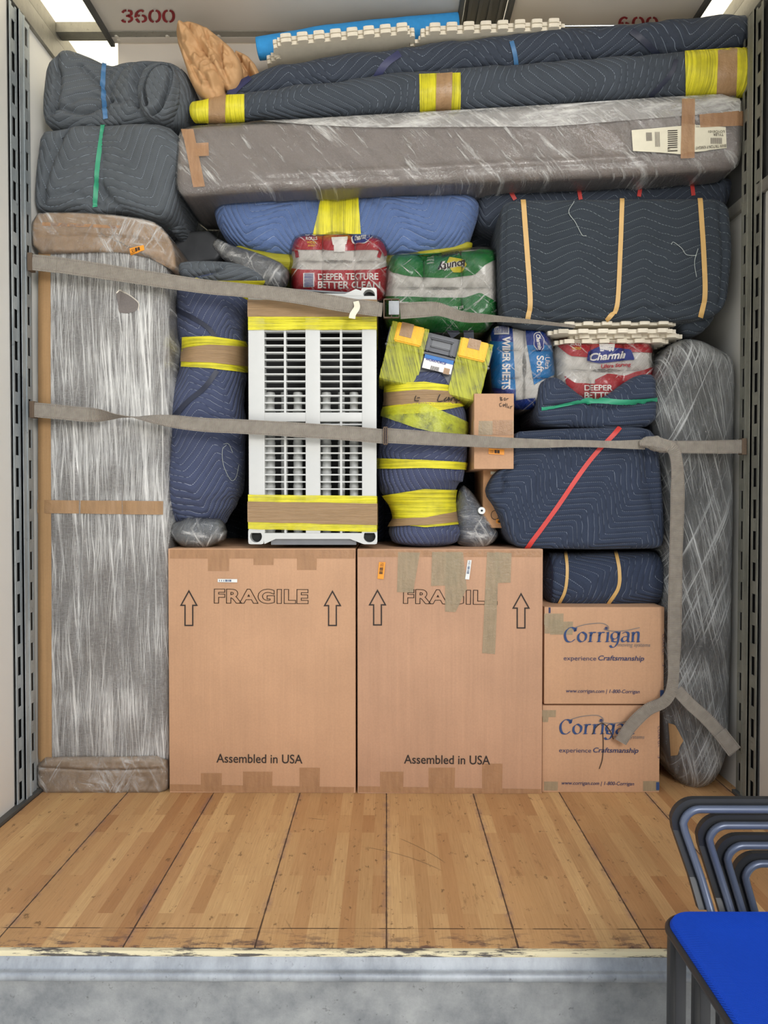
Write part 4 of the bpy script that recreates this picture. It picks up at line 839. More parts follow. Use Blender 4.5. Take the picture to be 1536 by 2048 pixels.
o = inflate('crumpled_paper', [(462, 90), (490, 100), (512, 125), (522, 155), (505, 165), (470, 172), (470, 130)], 2.39, .10, w3.data.materials[0], r=.03, hf=lambda x, z: .03*np.abs(nfield(x, z, 20, 4, 2)), nz=.03, ns=18, N=80, R=24, creases=[([(470, 100), (490, 130), (515, 160)], .005, .015, 0), ([(500, 110), (490, 140), (480, 168)], .005, .015, 0)]); tag(o, 'smaller taped brown paper wad right of the larger paper wad', 'paper')
M['foam'] = plain('white_eva_foam', 'dcd3c0', .75, var=.04, scale=40, bump=.0006); M['foamb'] = plain('blue_foam', '2f8fd0', .8, var=.06, scale=60, bump=.001)
w5 = roll('foam_mat_roll', [(516, 98, 19), (600, 86, 21), (700, 72, 22), (800, 64, 23), (915, 56, 24)], 2.445, M['foamb'], ry=1, NS=60, cap=.12, nz=.003); tag(w5, 'bright blue foam mat roll behind the foam floor tiles', 'mat')
def tile_outline(n=8, s=.06, sides=(1, 1, 1, 1)):
    "interlocking foam floor tile, tabs on its edges"
    L = n*s; h = .016
    def edge(p, d, nrm, on):
        out = []
        if not on: return [p]
        for k in range(n):
            a = p+d*(k*s)
            out += [a+d*.0, a+d*.016, a+d*.011+nrm*.006, a+d*.013+nrm*h, a+d*.020+nrm*(h+.002), a+d*.040+nrm*(h+.002), a+d*.047+nrm*h, a+d*.049+nrm*.006, a+d*.044]
        return out
    v = [np.array(q, float) for q in ((0, 0), (L, 0), (L, L), (0, L))]; D_ = [np.array(q, float) for q in ((1, 0), (0, 1), (-1, 0), (0, -1))]
    pts = []
    for k in range(4): pts += edge(v[k], D_[k], np.array([D_[k][1], -D_[k][0]]), sides[k])
    return pts, L
def tile(origin, U, V, label, n=8, s=.06, th=.016, group='interlocking foam floor tiles', crop=1.):
    U = Vector(U).normalized(); V = Vector(V).normalized(); N_ = U.cross(V).normalized(); pts, L = tile_outline(n, s)
    bm = bmesh.new(); a = [bm.verts.new(origin+U*p[0]+V*p[1]*crop) for p in pts]; f = bm.faces.new(a)
    r = bmesh.ops.extrude_face_region(bm, geom=[f]); vs = [g for g in r['geom'] if isinstance(g, bmesh.types.BMVert)]; bmesh.ops.translate(bm, verts=vs, vec=N_*th)
    bmesh.ops.triangulate(bm, faces=[f for f in bm.faces if len(f.verts) > 4])
    o = bm_obj('foam_floor_tile', bm, M['foam']); return tag(o, label, 'foam tile', group)
def tpos(px0, py0, px1, py1, Y): a = P(px0, py0, Y); b = P(px1, py1, Y); return a, (b-a)
def tiles(px0, py0, px1, py1, Y, n, labels):
    "flat tiles seen from below, their tabbed front edge from pixel to pixel at depth Y, stacked upward"
    a, u = tpos(px0, py0, px1, py1, Y); L = u.length; U = u.normalized()
    for i, lb in enumerate(labels):
        N_ = U.cross(Vector((0, 1, 0))); tile(a+N_*(.0135*i)+Vector((0, -.004*i, 0)), U, Vector((0, 1, 0)), lb, n, L/n, th=.0125)
tiles(543, 122, 812, 98, 2.425, 8, ['lowest foam tile of the left stack, set back over the long blanket roll', 'second foam tile from below in the left stack'])
tiles(556, 92, 820, 68, 2.345, 8, ['third foam tile from below in the left stack, jutting forward', 'top foam tile of the left stack under the blue mat roll'])
tiles(830, 86, 1118, 74, 2.385, 8, ['lowest foam tile of the right stack, set back'])
tiles(852, 70, 1122, 60, 2.345, 8, ['middle foam tile of the right stack, jutting forward', 'top foam tile of the right stack, under the roof'])
tiles(1132, 84, 1392, 72, 2.42, 8, ['foam tile at the far right end, mostly hidden by the long dark roll'])
for k, (x0, y0, x1, y1, Yk, lb) in enumerate(((1120, 652, 1345, 650, 2.40, 'topmost foam tile lying flat under the big parcel'), (1108, 668, 1345, 666, 2.39, 'second foam tile lying flat under the big parcel'), (1150, 678, 1358, 676, 2.42, 'third foam tile down, just above the right red pack'), (1120, 688, 1330, 686, 2.43, 'lowest foam tile of the flat stack above the right red pack'))):
    a, u = tpos(x0, y0, x1, y1, Yk); tile(a-Vector((0, 0, 0)), u, Vector((0, 1, .03)), lb, 6, u.length/6, th=.014, group='foam tiles lying flat', crop=.8)
bm = bmesh.new(); a = P(1118, 53, 2.43); b = P(1410, 51, 2.43); cyl(bm, a, b, .006, 16); o = bm_obj('metal_rod', bm, plain('chrome', 'd5d6d6', .15, 1), smooth=True); tag(o, 'shiny metal rod lying across the foam tiles at top right', 'rod'); bm = bmesh.new(); cyl(bm, P(1385, 51, 2.43), P(1425, 50, 2.43), .009, 16); bm_obj('rubber_tip', bm, M['walld'], o, smooth=True)

# ---------------------------------------------------------------- paper packs
def plastic(name, col, rough=.25, messy=True):
    t = NT(name); o = t.obj(); n = t.noise(t.mrot(o, (70, 10, 12), (0, math.radians(-35), 0)), 1., 5, .7); n2 = t.noise(o, 9, 3)
    v = t.new('VectorMath', operation='SCALE'); v.inputs[0].default_value = lin(col)[:3]; t.con(t.rng(n2, .3, .7, .92, 1.08), v.inputs['Scale'])
    t.set(Base_Color=v.outputs[0], Roughness=rough, Coat_Weight=.6, Coat_Roughness=.12); t.l.new(t.bump(n, .008, 1.), t.b.inputs['Normal']); return t.m
M['p_white'] = plastic('pack_white', 'ddd8d0'); M['p_red'] = plastic('pack_red', 'b81f2c'); M['p_green'] = plastic('pack_green', '1f7a33'); M['p_blue'] = plastic('pack_blue', '1580c4'); M['p_navy'] = plastic('pack_navy', '123a93')
M['p_clear'] = film('pack_clear_film', [(-38, 6, 70), (40, 8, 90)], a1=.6, lo=.60, hi=.74, base=.0, gmin=.025, rough=.08)
M['inkw'] = plain('white_print', 'f1ece6', .5); M['inky'] = plain('yellow_print', 'e9b62a', .5); M['inkn'] = plain('deep_blue_print', '1b2f86', .5); M['inkr'] = plain('red_print', 'c0202f', .5)
def rollhf(Y, cx, cy, w, h, nx, nz, amp, rot=0):
    "pillowed front of a pack: one bump for every roll inside"
    c0 = P(cx, cy, Y); sc = Y/F
    def f(x, z):
        u = (x-c0.x)/sc; v = -(z-c0.z)/sc; ca, sa = math.cos(math.radians(rot)), math.sin(math.radians(rot)); u, v = u*ca+v*sa, -u*sa+v*ca
        a = np.abs(np.sin(np.pi*(u/w*nx+ (0 if nx % 2 == 0 else .5)))); b = np.abs(np.sin(np.pi*(v/h*nz+(0 if nz % 2 == 0 else .5))))
        return -amp*(a**.6*b**.6)
    return f
# red pack 1
Y = 2.44
def cloud(tgt, par, cx, cy, w, h, ang=0, off=.006):
    ca, sa = math.cos(math.radians(ang)), math.sin(math.radians(ang)); R_ = lambda a, b: (cx+a*ca-b*sa, cy+a*sa+b*ca)
    for k, m in ((1., 'inkw'), (.88, 'inkn')):
        pts = [R_(w/2*k*math.cos(t_)*(1+.06*math.cos(5*t_)), h/2*k*math.sin(t_)*(1+.10*math.sin(6*t_))) for t_ in np.linspace(0, 2*math.pi, 41)[:-1]]
        n = 20; top = [pts[i] for i in range(20, 41-1)]+[pts[0]]; bot = [pts[20-i] for i in range(21)]
        patch('logo_cloud', top, bot, tgt, M[m], par, 24, 8, off+(.0 if m == 'inkw' else .0015))
    a = R_(-w*.36, h*.2); b = R_(w*.36, h*.2); text('logo_lettering', 'Charmin', a, b, h*.42, tgt, M['inkw'], par, off=off+.003, bold=.03, shear=.35)
w14 = inflate('toilet_paper_pack', [(582, 470), (600, 463), (640, 462), (664, 459), (690, 461), (715, 464), (750, 465), (770, 475), (776, 500), (775, 560), (768, 592), (740, 598), (600, 592), (582, 580), (578, 520)], Y, .3, M['p_white'], r=.05, smooth=2, center=(678, 528), nz=.006, ns=12, hf=rollhf(Y, 678, 525, 192, 125, 3, 2, .022), R=50, seed=21)
tag(w14, 'red and white toilet paper pack reading DEEPER TEXTURE BETTER CLEAN, behind white rack', 'paper pack')
patch('printed_film', [(574, 458), (780, 455)], [(574, 506), (590, 500), (640, 500), (690, 502), (722, 500), (752, 500), (782, 512)], w14, M['p_red'], w14, 50, 12, .003)
patch('printed_film', [(574, 535), (592, 538), (602, 540), (680, 541), (750, 540), (760, 537), (780, 530)], [(574, 592), (780, 600)], w14, M['p_red'], w14, 50, 12, .003)
strokes('printed_edge', [[(578, 505), (592, 500), (596, 515)], [(756, 515), (762, 500), (770, 512)]], w14, M['p_red'], w14, width=6, off=.004)
k = dict(off=.006, bold=.02, sub=2)
text('lettering', '30', (611, 475), (634, 475), 12, w14, M['inkw'], w14, **k); text('lettering', 'ROLLS', (612, 482), (634, 482), 5.5, w14, M['inkw'], w14, **k); text('lettering', 'WIDER', (614, 488.5), (633, 488.5), 4.5, w14, M['inky'], w14, **k); text('lettering', 'SHEET', (616, 494), (631, 494), 3.5, w14, M['inky'], w14, **k)
cloud(w14, w14, 723, 478, 46, 21, -12); text('lettering', 'Ultra Strong', (715, 492), (742, 483), 5, w14, M['inkr'], w14, off=.007, bold=.03, shear=.2)
patch('printed_film', [(664, 477), (694, 476)], [(666, 491), (692, 490)], w14, M['inkw'], w14, 8, 5, .007); patch('printed_film', [(668, 490), (690, 490)], [(668, 504), (690, 504)], w14, M['inkw'], w14, 8, 5, .0065)
text('lettering', 'DEEPER TEXTURE', (635, 561), (755, 560), 13, w14, M['inkw'], w14, **k); text('lettering', 'BETTER CLEAN', (635, 576), (758, 576), 13, w14, M['inkw'], w14, **k)
patch('barcode_panel', [(607, 547), (628, 547)], [(607, 573), (628, 573)], w14, M['inkw'], w14, 6, 6, .006); strokes('barcode', [[(609, 549+i*2.2), (626, 549+i*2.2)] for i in range(11)], w14, M['inkn'], w14, width=1.0, off=.008, smooth=False)
offset_copy(w14, 'clear_film', M['p_clear'], .009, w14)
# red pack 2
w18 = inflate('toilet_paper_pack', [(1112, 680), (1130, 672), (1200, 674), (1295, 672), (1312, 680), (1314, 740), (1312, 800), (1290, 812), (1140, 812), (1118, 800), (1110, 740)], Y, .3, M['p_white'], r=.05, smooth=2, center=(1212, 742), nz=.006, ns=12, hf=rollhf(Y, 1212, 742, 196, 130, 3, 2, .018), R=50, seed=22)
tag(w18, 'red and white toilet paper pack rising out of the V-folded blanket', 'paper pack')
patch('printed_film', [(1108, 668), (1316, 668)], [(1108, 686), (1140, 712), (1175, 715), (1240, 704), (1316, 706)], w18, M['p_red'], w18, 50, 12, .003)
patch('printed_film', [(1190, 760), (1215, 748), (1250, 752), (1300, 735), (1316, 733)], [(1190, 772), (1215, 775), (1250, 775), (1280, 768), (1316, 762)], w18, M['p_red'], w18, 30, 8, .0035)
patch('printed_film', [(1130, 752), (1150, 766), (1200, 768), (1316, 768)], [(1140, 810), (1170, 812), (1220, 812), (1316, 812)], w18, M['p_red'], w18, 40, 12, .003)
text('lettering', '30', (1139, 686), (1160, 686), 11, w18, M['inkw'], w18, **k); text('lettering', 'ROLLS', (1141, 693), (1161, 693), 5, w18, M['inkw'], w18, **k); text('lettering', 'WIDER', (1143, 700), (1161, 700), 4.5, w18, M['inky'], w18, **k)
patch('printed_film', [(1175, 704), (1200, 694), (1262, 700), (1268, 716)], [(1172, 722), (1200, 727), (1240, 722), (1268, 720)], w18, M['inkn'], w18, 24, 6, .006)
text('logo_lettering', 'Charmin', (1181, 722), (1252, 717), 15, w18, M['inkw'], w18, off=.0085, bold=.03, shear=.35, sub=1); text('lettering', 'Ultra Strong', (1202, 738), (1262, 734), 9, w18, M['inkr'], w18, off=.007, bold=.03, shear=.15, sub=1)
cloud(w18, w18, 1255, 681, 38, 17, 2); text('lettering', 'Ultra Strong', (1247, 695), (1276, 695), 4.5, w18, M['inkr'], w18, off=.007, bold=.02)
patch('printed_film', [(1198, 690), (1228, 690)], [(1200, 703), (1226, 703)], w18, M['inkw'], w18, 8, 5, .006)
text('lettering', 'DEEPER', (1167, 781), (1224, 781), 11, w18, M['inkw'], w18, **k); text('lettering', 'BETTER', (1167, 796), (1228, 796), 12, w18, M['inkw'], w18, **k)
offset_copy(w18, 'clear_film', M['p_clear'], .009, w18)
# green pack, upside down
w15 = inflate('paper_towel_pack', [(780, 508), (800, 498), (835, 500), (850, 510), (880, 502), (930, 492), (985, 490), (998, 500), (1000, 560), (1000, 620), (990, 640), (960, 662), (800, 660), (772, 640), (768, 580), (774, 530)], Y, .3, M['p_white'], r=.05, smooth=2, center=(885, 575), nz=.006, ns=12, hf=rollhf(Y, 885, 578, 225, 145, 3, 2, .028), R=50, seed=23)
tag(w15, 'green and white paper towel pack lying upside down beside the big parcel', 'paper pack')
patch('printed_film', [(766, 494), (1004, 486)], [(766, 530), (785, 545), (815, 552), (850, 555), (900, 556), (950, 550), (970, 530), (1004, 512)], w15, M['p_green'], w15, 60, 12, .003)
patch('printed_film', [(766, 592), (820, 594), (880, 596), (930, 596), (960, 586), (985, 600), (1004, 615)], [(766, 664), (1004, 664)], w15, M['p_green'], w15, 60, 12, .003)
M['inkyel'] = plain('lime_yellow_print', 'd9c93c', .5)
patch('logo_disc', [(893, 528), (905, 545), (925, 546)], [(893, 526), (898, 516), (928, 520), (935, 530)][::1], w15, M['inkyel'], w15, 14, 6, .0055)
vs_ = dict(off=.008, bold=.04, shear=.2, sub=1)
for m, bo_, of in (('inkw', .09, .0065), ('ink', .02, .008)): text('logo_lettering', 'Bounty', (931, 517), (874, 527), 18, w15, M[m], w15, off=of, bold=bo_, shear=.2, sub=1)
text('logo_lettering', 'Advanced', (922, 505), (884, 511), 8, w15, M['ink'], w15, off=.008, bold=.02)
for i, s_ in enumerate(('The', 'Quicker', 'Picker', 'Upper')): text('lettering', s_, (868, 510+i*5), (854, 512+i*5), 4, w15, M['inkw'], w15, off=.006)
text('lettering', '12', (928, 622), (908, 624), 10, w15, M['inkw'], w15, off=.006, bold=.04); text('lettering', 'MOST ABSORBENT', (928, 612), (888, 615), 6, w15, M['inkw'], w15, off=.006, bold=.02)
patch('printed_film', [(799, 605), (816, 605)], [(799, 609), (816, 609)], w15, M['inkw'], w15, 4, 2, .006)
offset_copy(w15, 'clear_film', M['p_clear'], .009, w15)
# blue pack on its side
w17 = inflate('toilet_paper_pack', [(984, 655), (1000, 648), (1050, 650), (1085, 652), (1105, 665), (1112, 720), (1115, 770), (1108, 800), (1070, 815), (1020, 812), (992, 790), (984, 720)], 2.43, .3, M['p_white'], r=.045, smooth=2, center=(1048, 730), nz=.005, ns=12, hf=rollhf(2.43, 1048, 730, 125, 165, 2, 3, .018), R=50, seed=24)
tag(w17, 'blue and white toilet paper pack turned on its side reading WIDER SHEETS', 'paper pack')
patch('printed_film', [(980, 646), (1024, 647)], [(984, 682), (1026, 684)], w17, M['p_navy'], w17, 20, 12, .003); patch('printed_film', [(980, 682), (1026, 684)], [(986, 800), (1032, 803)], w17, M['p_blue'], w17, 20, 30, .003)
patch('printed_film', [(1050, 646), (1116, 655)], [(1054, 690), (1118, 690)], w17, M['p_navy'], w17, 20, 12, .003); patch('printed_film', [(1054, 690), (1118, 690)], [(1068, 770), (1085, 760), (1118, 745)], w17, M['p_blue'], w17, 20, 24, .003); patch('printed_film', [(985, 775), (1030, 780)], [(990, 800), (1030, 806)], w17, M['p_navy'], w17, 14, 6, .0045)
patch('printed_film', [(1096, 656), (1112, 665)], [(1112, 745), (1118, 745)], w17, plain('peach_print', 'c98a4f', .5), w17, 6, 16, .005)
patch('printed_film', [(1028, 800), (1070, 795)], [(1030, 818), (1075, 816)], w17, M['p_navy'], w17, 10, 4, .004)
def vtext(s, x, y0, y1, h, t_, m, **kw): return text('lettering', s, (x, y0), (x, y1), h, t_, M[m], t_, **kw)
vtext('WIDER SHEETS', 1005, 674, 779, 15, w17, 'inkw', off=.006, bold=.035, sub=1)
patch('barcode_panel', [(990, 653), (1018, 651)], [(991, 670), (1018, 670)], w17, M['inkw'], w17, 6, 6, .006); strokes('barcode', [[(992+i*2.2, 655), (993+i*2.2, 668)] for i in range(11)], w17, M['inkn'], w17, width=1.0, off=.008, smooth=False)
cloud(w17, w17, 1077, 684, 38, 20, 82); vtext('Ultra', 1089, 716, 738, 8, w17, 'inkw', off=.006, bold=.01, sub=1); vtext('Soft', 1073, 713, 744, 14, w17, 'inkw', off=.006, bold=.02, sub=1)
offset_copy(w17, 'clear_film', M['p_clear'], .009, w17)
# ---------------------------------------------------------------- white shelving rack
Y = 2.335; rk = empty('shelving_rack', 'white plastic shelf panel with grilles, its white posts packed behind, held by yellow film', 'shelving')
M['rack'] = plain('white_rack_plastic', 'cccdca', .4, var=.015); M['rackg'] = plain('grey_rack_plastic', '74767a', .5)
def X_(px): return P(px, 800, Y).x
def Z_(py): return P(620, py, Y).z
bm = bmesh.new()
def pb(x0, y0, x1, y1, ya=0, yb=.045): add_box(bm, X_(x0), X_(x1), Y+ya, Y+yb, Z_(y1), Z_(y0))
for (a, b) in ((497, 529), (611, 640), (724, 753)): pb(a, 612.2, b, 1066)
pb(497, 592, 753, 612); pb(529, 825, 611, 843); pb(640, 825, 724, 843)
bmesh.ops.remove_doubles(bm, verts=bm.verts, dist=1e-5); bm_obj('shelf_frame', bm, M['rack'], rk, bev=.0015)
bm = bmesh.new()
for (a, b) in ((529, 611), (640, 724)):
    m = (a+b)/2; pb(m-2.2, 612, m+2.2, 1066, .002, .03)
    y = 618
    while y < 1062:
        if not 822 < y < 846: pb(a, y-1.3, b, y+1.3, .004, .03)
        y += 14.4
bm_obj('grille', bm, M['rack'], rk)
# corner lugs with holes and the end lips
def lug(cx, cy, sgn, vs):
    bm = bmesh.new(); q = P(cx, cy, Y); r0, r1 = .0205, .0265; n = 32; rings = []
    for yy in (0, .05):
        for r in (r0, r1): se = (lambda a: (1 if r == r0 else min(1.32, 1/max(abs(math.cos(a)), abs(math.sin(a)))))); rings.append([bm.verts.new((q.x+r*se(2*math.pi*k/n)*math.cos(2*math.pi*k/n), Y-.0005+yy, q.z+r*se(2*math.pi*k/n)*math.sin(2*math.pi*k/n))) for k in range(n)])
    a, b, c, d = rings
    for k in range(n):
        j = (k+1) % n; bm.faces.new((a[k], a[j], b[j], b[k])); bm.faces.new((b[k], b[j], d[j], d[k])); bm.faces.new((d[k], d[j], c[j], c[k])); bm.faces.new((c[k], c[j], a[j], a[k]))
    o = bm_obj('corner_socket', bm, M['rack'], rk, smooth=True)
    bm = bmesh.new(); cyl(bm, q+Vector((0, .03, 0)), q+Vector((0, .048, 0)), .022, 24); bm_obj('socket_core', bm, M['black'], o, smooth=False)
for cx, cy in ((512, 1073), (739, 1073), (738, 591), (513, 591)): lug(cx, cy, 0, 0)
bm = bmesh.new()
for s0, s1 in (((524, 1064), (550, 1088)), ):
    pass
def prism(pts, mat, name, ya, yb):
    b_ = bmesh.new(); f = [b_.verts.new((X_(a), Y+ya, Z_(c))) for a, c in pts]; g = [b_.verts.new((X_(a), Y+yb, Z_(c))) for a, c in pts]; n = len(pts)
    b_.faces.new(f); b_.faces.new(list(reversed(g)))
    for i in range(n): b_.faces.new((f[i], g[i], g[(i+1) % n], f[(i+1) % n]))
    bmesh.ops.triangulate(b_, faces=[q for q in b_.faces if len(q.verts) > 4]); return bm_obj(name, b_, mat, rk)
bm.free()
prism([(524, 1066.2), (728, 1066.2), (726, 1088), (700, 1078), (550, 1078), (528, 1088)], M['rack'], 'end_rail', 0, .045)
prism([(524, 591.8), (728, 591.8), (724, 582), (712, 578), (690, 588), (560, 584), (540, 576), (526, 580)], M['rack'], 'end_rail', 0, .045)
prism([(540, 1076), (712, 1076), (712, 1090), (540, 1090)], M['rackg'], 'end_panel', .012, .30); prism([(530, 572), (728, 584), (728, 594), (530, 592)], M['rackg'], 'end_panel', .012, .30)
box('dark_backing', X_(500), X_(750), Y+.20, Y+.30, Z_(1082), Z_(600), M['black'], rk)  # black block added behind the posts to keep the grille gaps dark
for i, (cx, w, y0, y1, dy) in enumerate(((541, 20, 785, 1068, .050), (569, 15, 785, 1068, .066), (596, 20, 785, 1068, .050), (653, 20, 785, 1068, .050), (683, 15, 785, 1068, .066), (708, 19, 785, 1068, .050))):
    bm = bmesh.new(); c = P(cx, 900, Y+dy); r = w*(Y+dy)/F/2; zt = P(cx, y0, Y+dy).z; zb = P(cx, y1, Y+dy).z; z = zt; prof = []
    prof = [(zt, r*.9), (zt-.012, r*1.05), (zt-.02, r*.82), (zt-.055, r*.86), (zt-.062, r*1.02), (zt-.075, r*1.02), (zt-.08, r*.86)]
    z = zt-.12
    while z > zb+.02: prof += [(z, r*.9), (z-.004, r*1.0), (z-.010, r*1.0), (z-.014, r*.9)]; z -= .05
    prof.append((zb, r*.9)); n = 22
    rg = [[bm.verts.new((c.x+rr*math.cos(2*math.pi*k/n), Y+dy+rr*math.sin(2*math.pi*k/n), zz)) for k in range(n)] for zz, rr in prof]
    for a, b in zip(rg, rg[1:]):
        for k in range(n): bm.faces.new((a[k], a[(k+1) % n], b[(k+1) % n], b[k]))
    bm.faces.new(rg[0]); bm.faces.new(list(reversed(rg[-1]))); bm_obj('post', bm, M['rack'], rk, smooth=True)
def wraploop(name, x0, x1, y0, y1, mat, off, sk=0, tk=0):
    a = P(x0, y0, Y); b = P(x1, y1, Y); bm = bmesh.new(); ya, yb = Y-off, Y+.31
    ring = [(a.x-off, ya), (b.x+off, ya), (b.x+off, yb), (a.x-off, yb)]; n = 26; pts = []
    for i in range(4):
        p, q = ring[i], ring[(i+1) % 4]
        for k in range(n): pts.append((p[0]+(q[0]-p[0])*k/n, p[1]+(q[1]-p[1])*k/n))
    up = []; dn = []
    for p in pts:
        f = (p[0]-a.x)/(b.x-a.x); s = f*sk*Y/F; t_ = f*tk*Y/F; up.append(bm.verts.new((p[0], p[1], a.z-s+.002*noise.noise(Vector((f*6, y0, 0)))))); dn.append(bm.verts.new((p[0], p[1], b.z-t_+.002*noise.noise(Vector((f*6, y1, 3))))))
    m = len(pts)
    for i in range(m): bm.faces.new((up[i], up[(i+1) % m], dn[(i+1) % m], dn[i]))
    return bm_obj(name, bm, mat, rk)
wraploop('yellow_film_band', 498, 752, 608, 660, M['yellow'], .003); wraploop('brown_tape', 498, 752, 600, 634, M['brown_w'], .0045)
wraploop('yellow_film_band', 498, 752, 989, 1058, M['yellow'], .003, 3, 6); wraploop('brown_tape', 498, 752, 1003, 1044, M['brown_w'], .0045, 4, 6)

# ---------------------------------------------------------------- toolbox
tb = empty('toolbox', 'dark grey toolbox with yellow latches, tilted, taped with yellow film', 'toolbox'); Yt = 2.42
M['tbx'] = plain('toolbox_plastic', '5a5c62', .45, var=.04)
A0 = P(782, 648, Yt); ang = math.radians(-13.5); s_ = Yt/F; MT = Matrix.Translation(A0) @ Matrix.Rotation(-ang, 4, 'Y')
def tbox(name, x0, x1, z0, z1, y0, y1, mat, parent=tb, bev=.004, tilt=None):
    bm = bmesh.new(); add_box(bm, x0*s_, x1*s_, y0, y1, -z1*s_, -z0*s_)
    if bev: bmesh.ops.bevel(bm, geom=list(bm.edges), offset=bev, segments=2, affect='EDGES')
    for v in bm.verts: v.co = MT @ v.co
    o = bm_obj(name, bm, mat, parent, bvh=True); o.data.polygons.foreach_set('use_smooth', [True]*len(o.data.polygons)); o.data.set_sharp_from_angle(angle=math.radians(35)); return o
body = tbox('body', 4, 204, 30, 112, -.02, .16, M['tbx'], bev=.010); tbox('lid', 0, 208, 2, 44, -.032, .17, M['tbx'], bev=.010)
tbox('rim', -1, 209, 42, 47, -.037, .18, M['tbx'], bev=.002)
tbox('handle', 82, 130, 8, 16, -.052, -.034, M['tbx'], bev=.004); tbox('handle_hinge', 78, 86, 10, 40, -.044, -.03, M['tbx'], bev=.003); tbox('handle_hinge', 126, 134, 10, 40, -.044, -.03, M['tbx'], bev=.003); tbox('grip', 86, 126, 12, 30, -.040, -.030, M['rackg'], bev=.003)
for x in (14, 142):
    l = tbox('latch', x, x+54, 0, 38, -.058, -.03, M['ytape'], bev=.004); 
    tbox('brown_tape', x+(8 if x < 50 else 14), x+(32 if x < 50 else 38), -1, 26 if x < 50 else 18, -.0595, -.057, M['brown'], bev=0)
lb = tbox('label', 80, 138, 48, 74, -.0405, -.038, M['inkw'], bev=0); tbox('label_header', 80, 138, 47, 55, -.0415, -.040, plain('label_blue', '2b6fb5', .5), lb, bev=0)
def tpx(x, z): c, s2 = math.cos(-ang), math.sin(-ang); return (782+x*c-z*s2, 648+x*s2+z*c)
BV['tbl'] = None
text('lettering', 'WORKFORCE', tpx(84, 54), tpx(126, 54), 5, Yt-.043, M['inkn'], lb, off=0, bold=.03, shear=.2)
strokes('barcode', [[tpx(98+i*2.2, 62), tpx(98+i*2.2, 70)] for i in range(8)], Yt-.0425, M['ink'], lb, width=1.1, off=0, smooth=False)
quad('label_picture', [tpx(124, 60), tpx(136, 60), tpx(136, 72), tpx(124, 72)], Yt-.0425, M['brown'], lb, off=0, nu=2, nv=2)
def tloop(x0, x1, mat):
    bm = bmesh.new(); n = 20; prof = [(-.050, 0), (-.050, 42), (-.040, 60), (-.040, 112), (-.03, 116), (.17, 116), (.18, 40), (.18, -1), (-.03, -2)]
    pts = resample([(p[0], p[1]*s_) for p in prof]+[(prof[0][0], prof[0][1]*s_)], 90)
    L_ = []; R_ = []
    for i, p in enumerate(pts[:-1]):
        w = noise.noise(Vector((i*.3, x0, 0)))*.002; L_.append(bm.verts.new(MT @ Vector((x0*s_+w, p[0], -p[1])))); R_.append(bm.verts.new(MT @ Vector((x1*s_+w, p[0], -p[1]))))
    m = len(L_)
    for i in range(m): bm.faces.new((L_[i], L_[(i+1) % m], R_[(i+1) % m], R_[i]))
    return bm_obj('yellow_film_band', bm, mat, tb, smooth=True)
mm = wrapmat('yellow_film_clearish', 'd6d84a', a0=.25, a1=.8, rot=13, freq=(200, 8)); tloop(3, 77, mm); tloop(140, 205, mm)
hz = empty('loop_handle', 'dark fabric loop handle showing behind the toolbox top', 'handle')
for q in ([(885, 640, 2.46), (900, 655, 2.46), (912, 672, 2.46)], [(918, 642, 2.46), (935, 655, 2.46), (938, 680, 2.46)]): ribbon('webbing', q, 20, BAND['dark'], hz)
# dark filler cloths in the gaps
for pts, Yq, m, lb_ in (([(500, 560), (760, 560), (770, 1095), (500, 1095)], 2.72, 'b_mid', 'dark blanket behind the white rack'), ([(740, 640), (1100, 640), (1100, 1095), (740, 1095)], 2.80, 'b_mid', 'dark blanket deep between wrapped lamp and big dark bundle'), ([(345, 440), (600, 440), (600, 700), (345, 700)], 2.80, 'b_gray2', 'dark blanket deep in the gap above the tall roll')):
    o = inflate('blanket_bundle', pts, Yq, .25, M[m], r=.05, nz=.015, N=100, R=16); tag(o, lb_, 'blanket')

# ---------------------------------------------------------------- straps
def strap_mat():
    t = NT('strap_webbing'); s = t.new('SeparateXYZ'); t.con(t.uv(), s.inputs[0]); u, v = s.outputs[0], s.outputs[1]
    w = t.math('SINE', t.math('MULTIPLY', u, 2*math.pi/.0032)); n = t.noise(t.uv(), 40., 4); n2 = t.noise(t.uv(), 6., 3)
    c = t.mix(t.rng(n, .3, .7), lin('91897d'), lin('a79e91')); c = t.mix(t.rng(w, -.2, 1, 0, .35), c, lin('7d756a')); c = t.mix(t.rng(n2, .5, .7, 0, .35), c, lin('867c70'))
    ed = t.math('MULTIPLY', t.math('LESS_THAN', t.math('ABSOLUTE', t.math('SUBTRACT', t.math('ABSOLUTE', v), .020)), .0007), t.math('LESS_THAN', t.math('FRACT', t.math('DIVIDE', u, .006)), .6))
    t.set(Base_Color=t.mix(t.math('MULTIPLY', ed, .7), c, lin('4b2f2c')), Roughness=.8, Sheen_Weight=.2); t.l.new(t.bump(w, .0008), t.b.inputs['Normal']); return t.m
M['strap'] = strap_mat(); M['rust'] = steel('rusty_fitting', '5a4a3f', '7c6a58', .6, .5)
def fitting(px, py, Yf_, sx, par, h=.052):
    q = P(px, py, Yf_); bm = bmesh.new(); x0, x1 = sorted((q.x, q.x+sx*.016)); add_box(bm, x0, x1, Yf_-.006, Yf_+.02, q.z-h/2-.004, q.z+h/2+.004); bm_obj('end_fitting', bm, M['rust'], par, bev=.002)
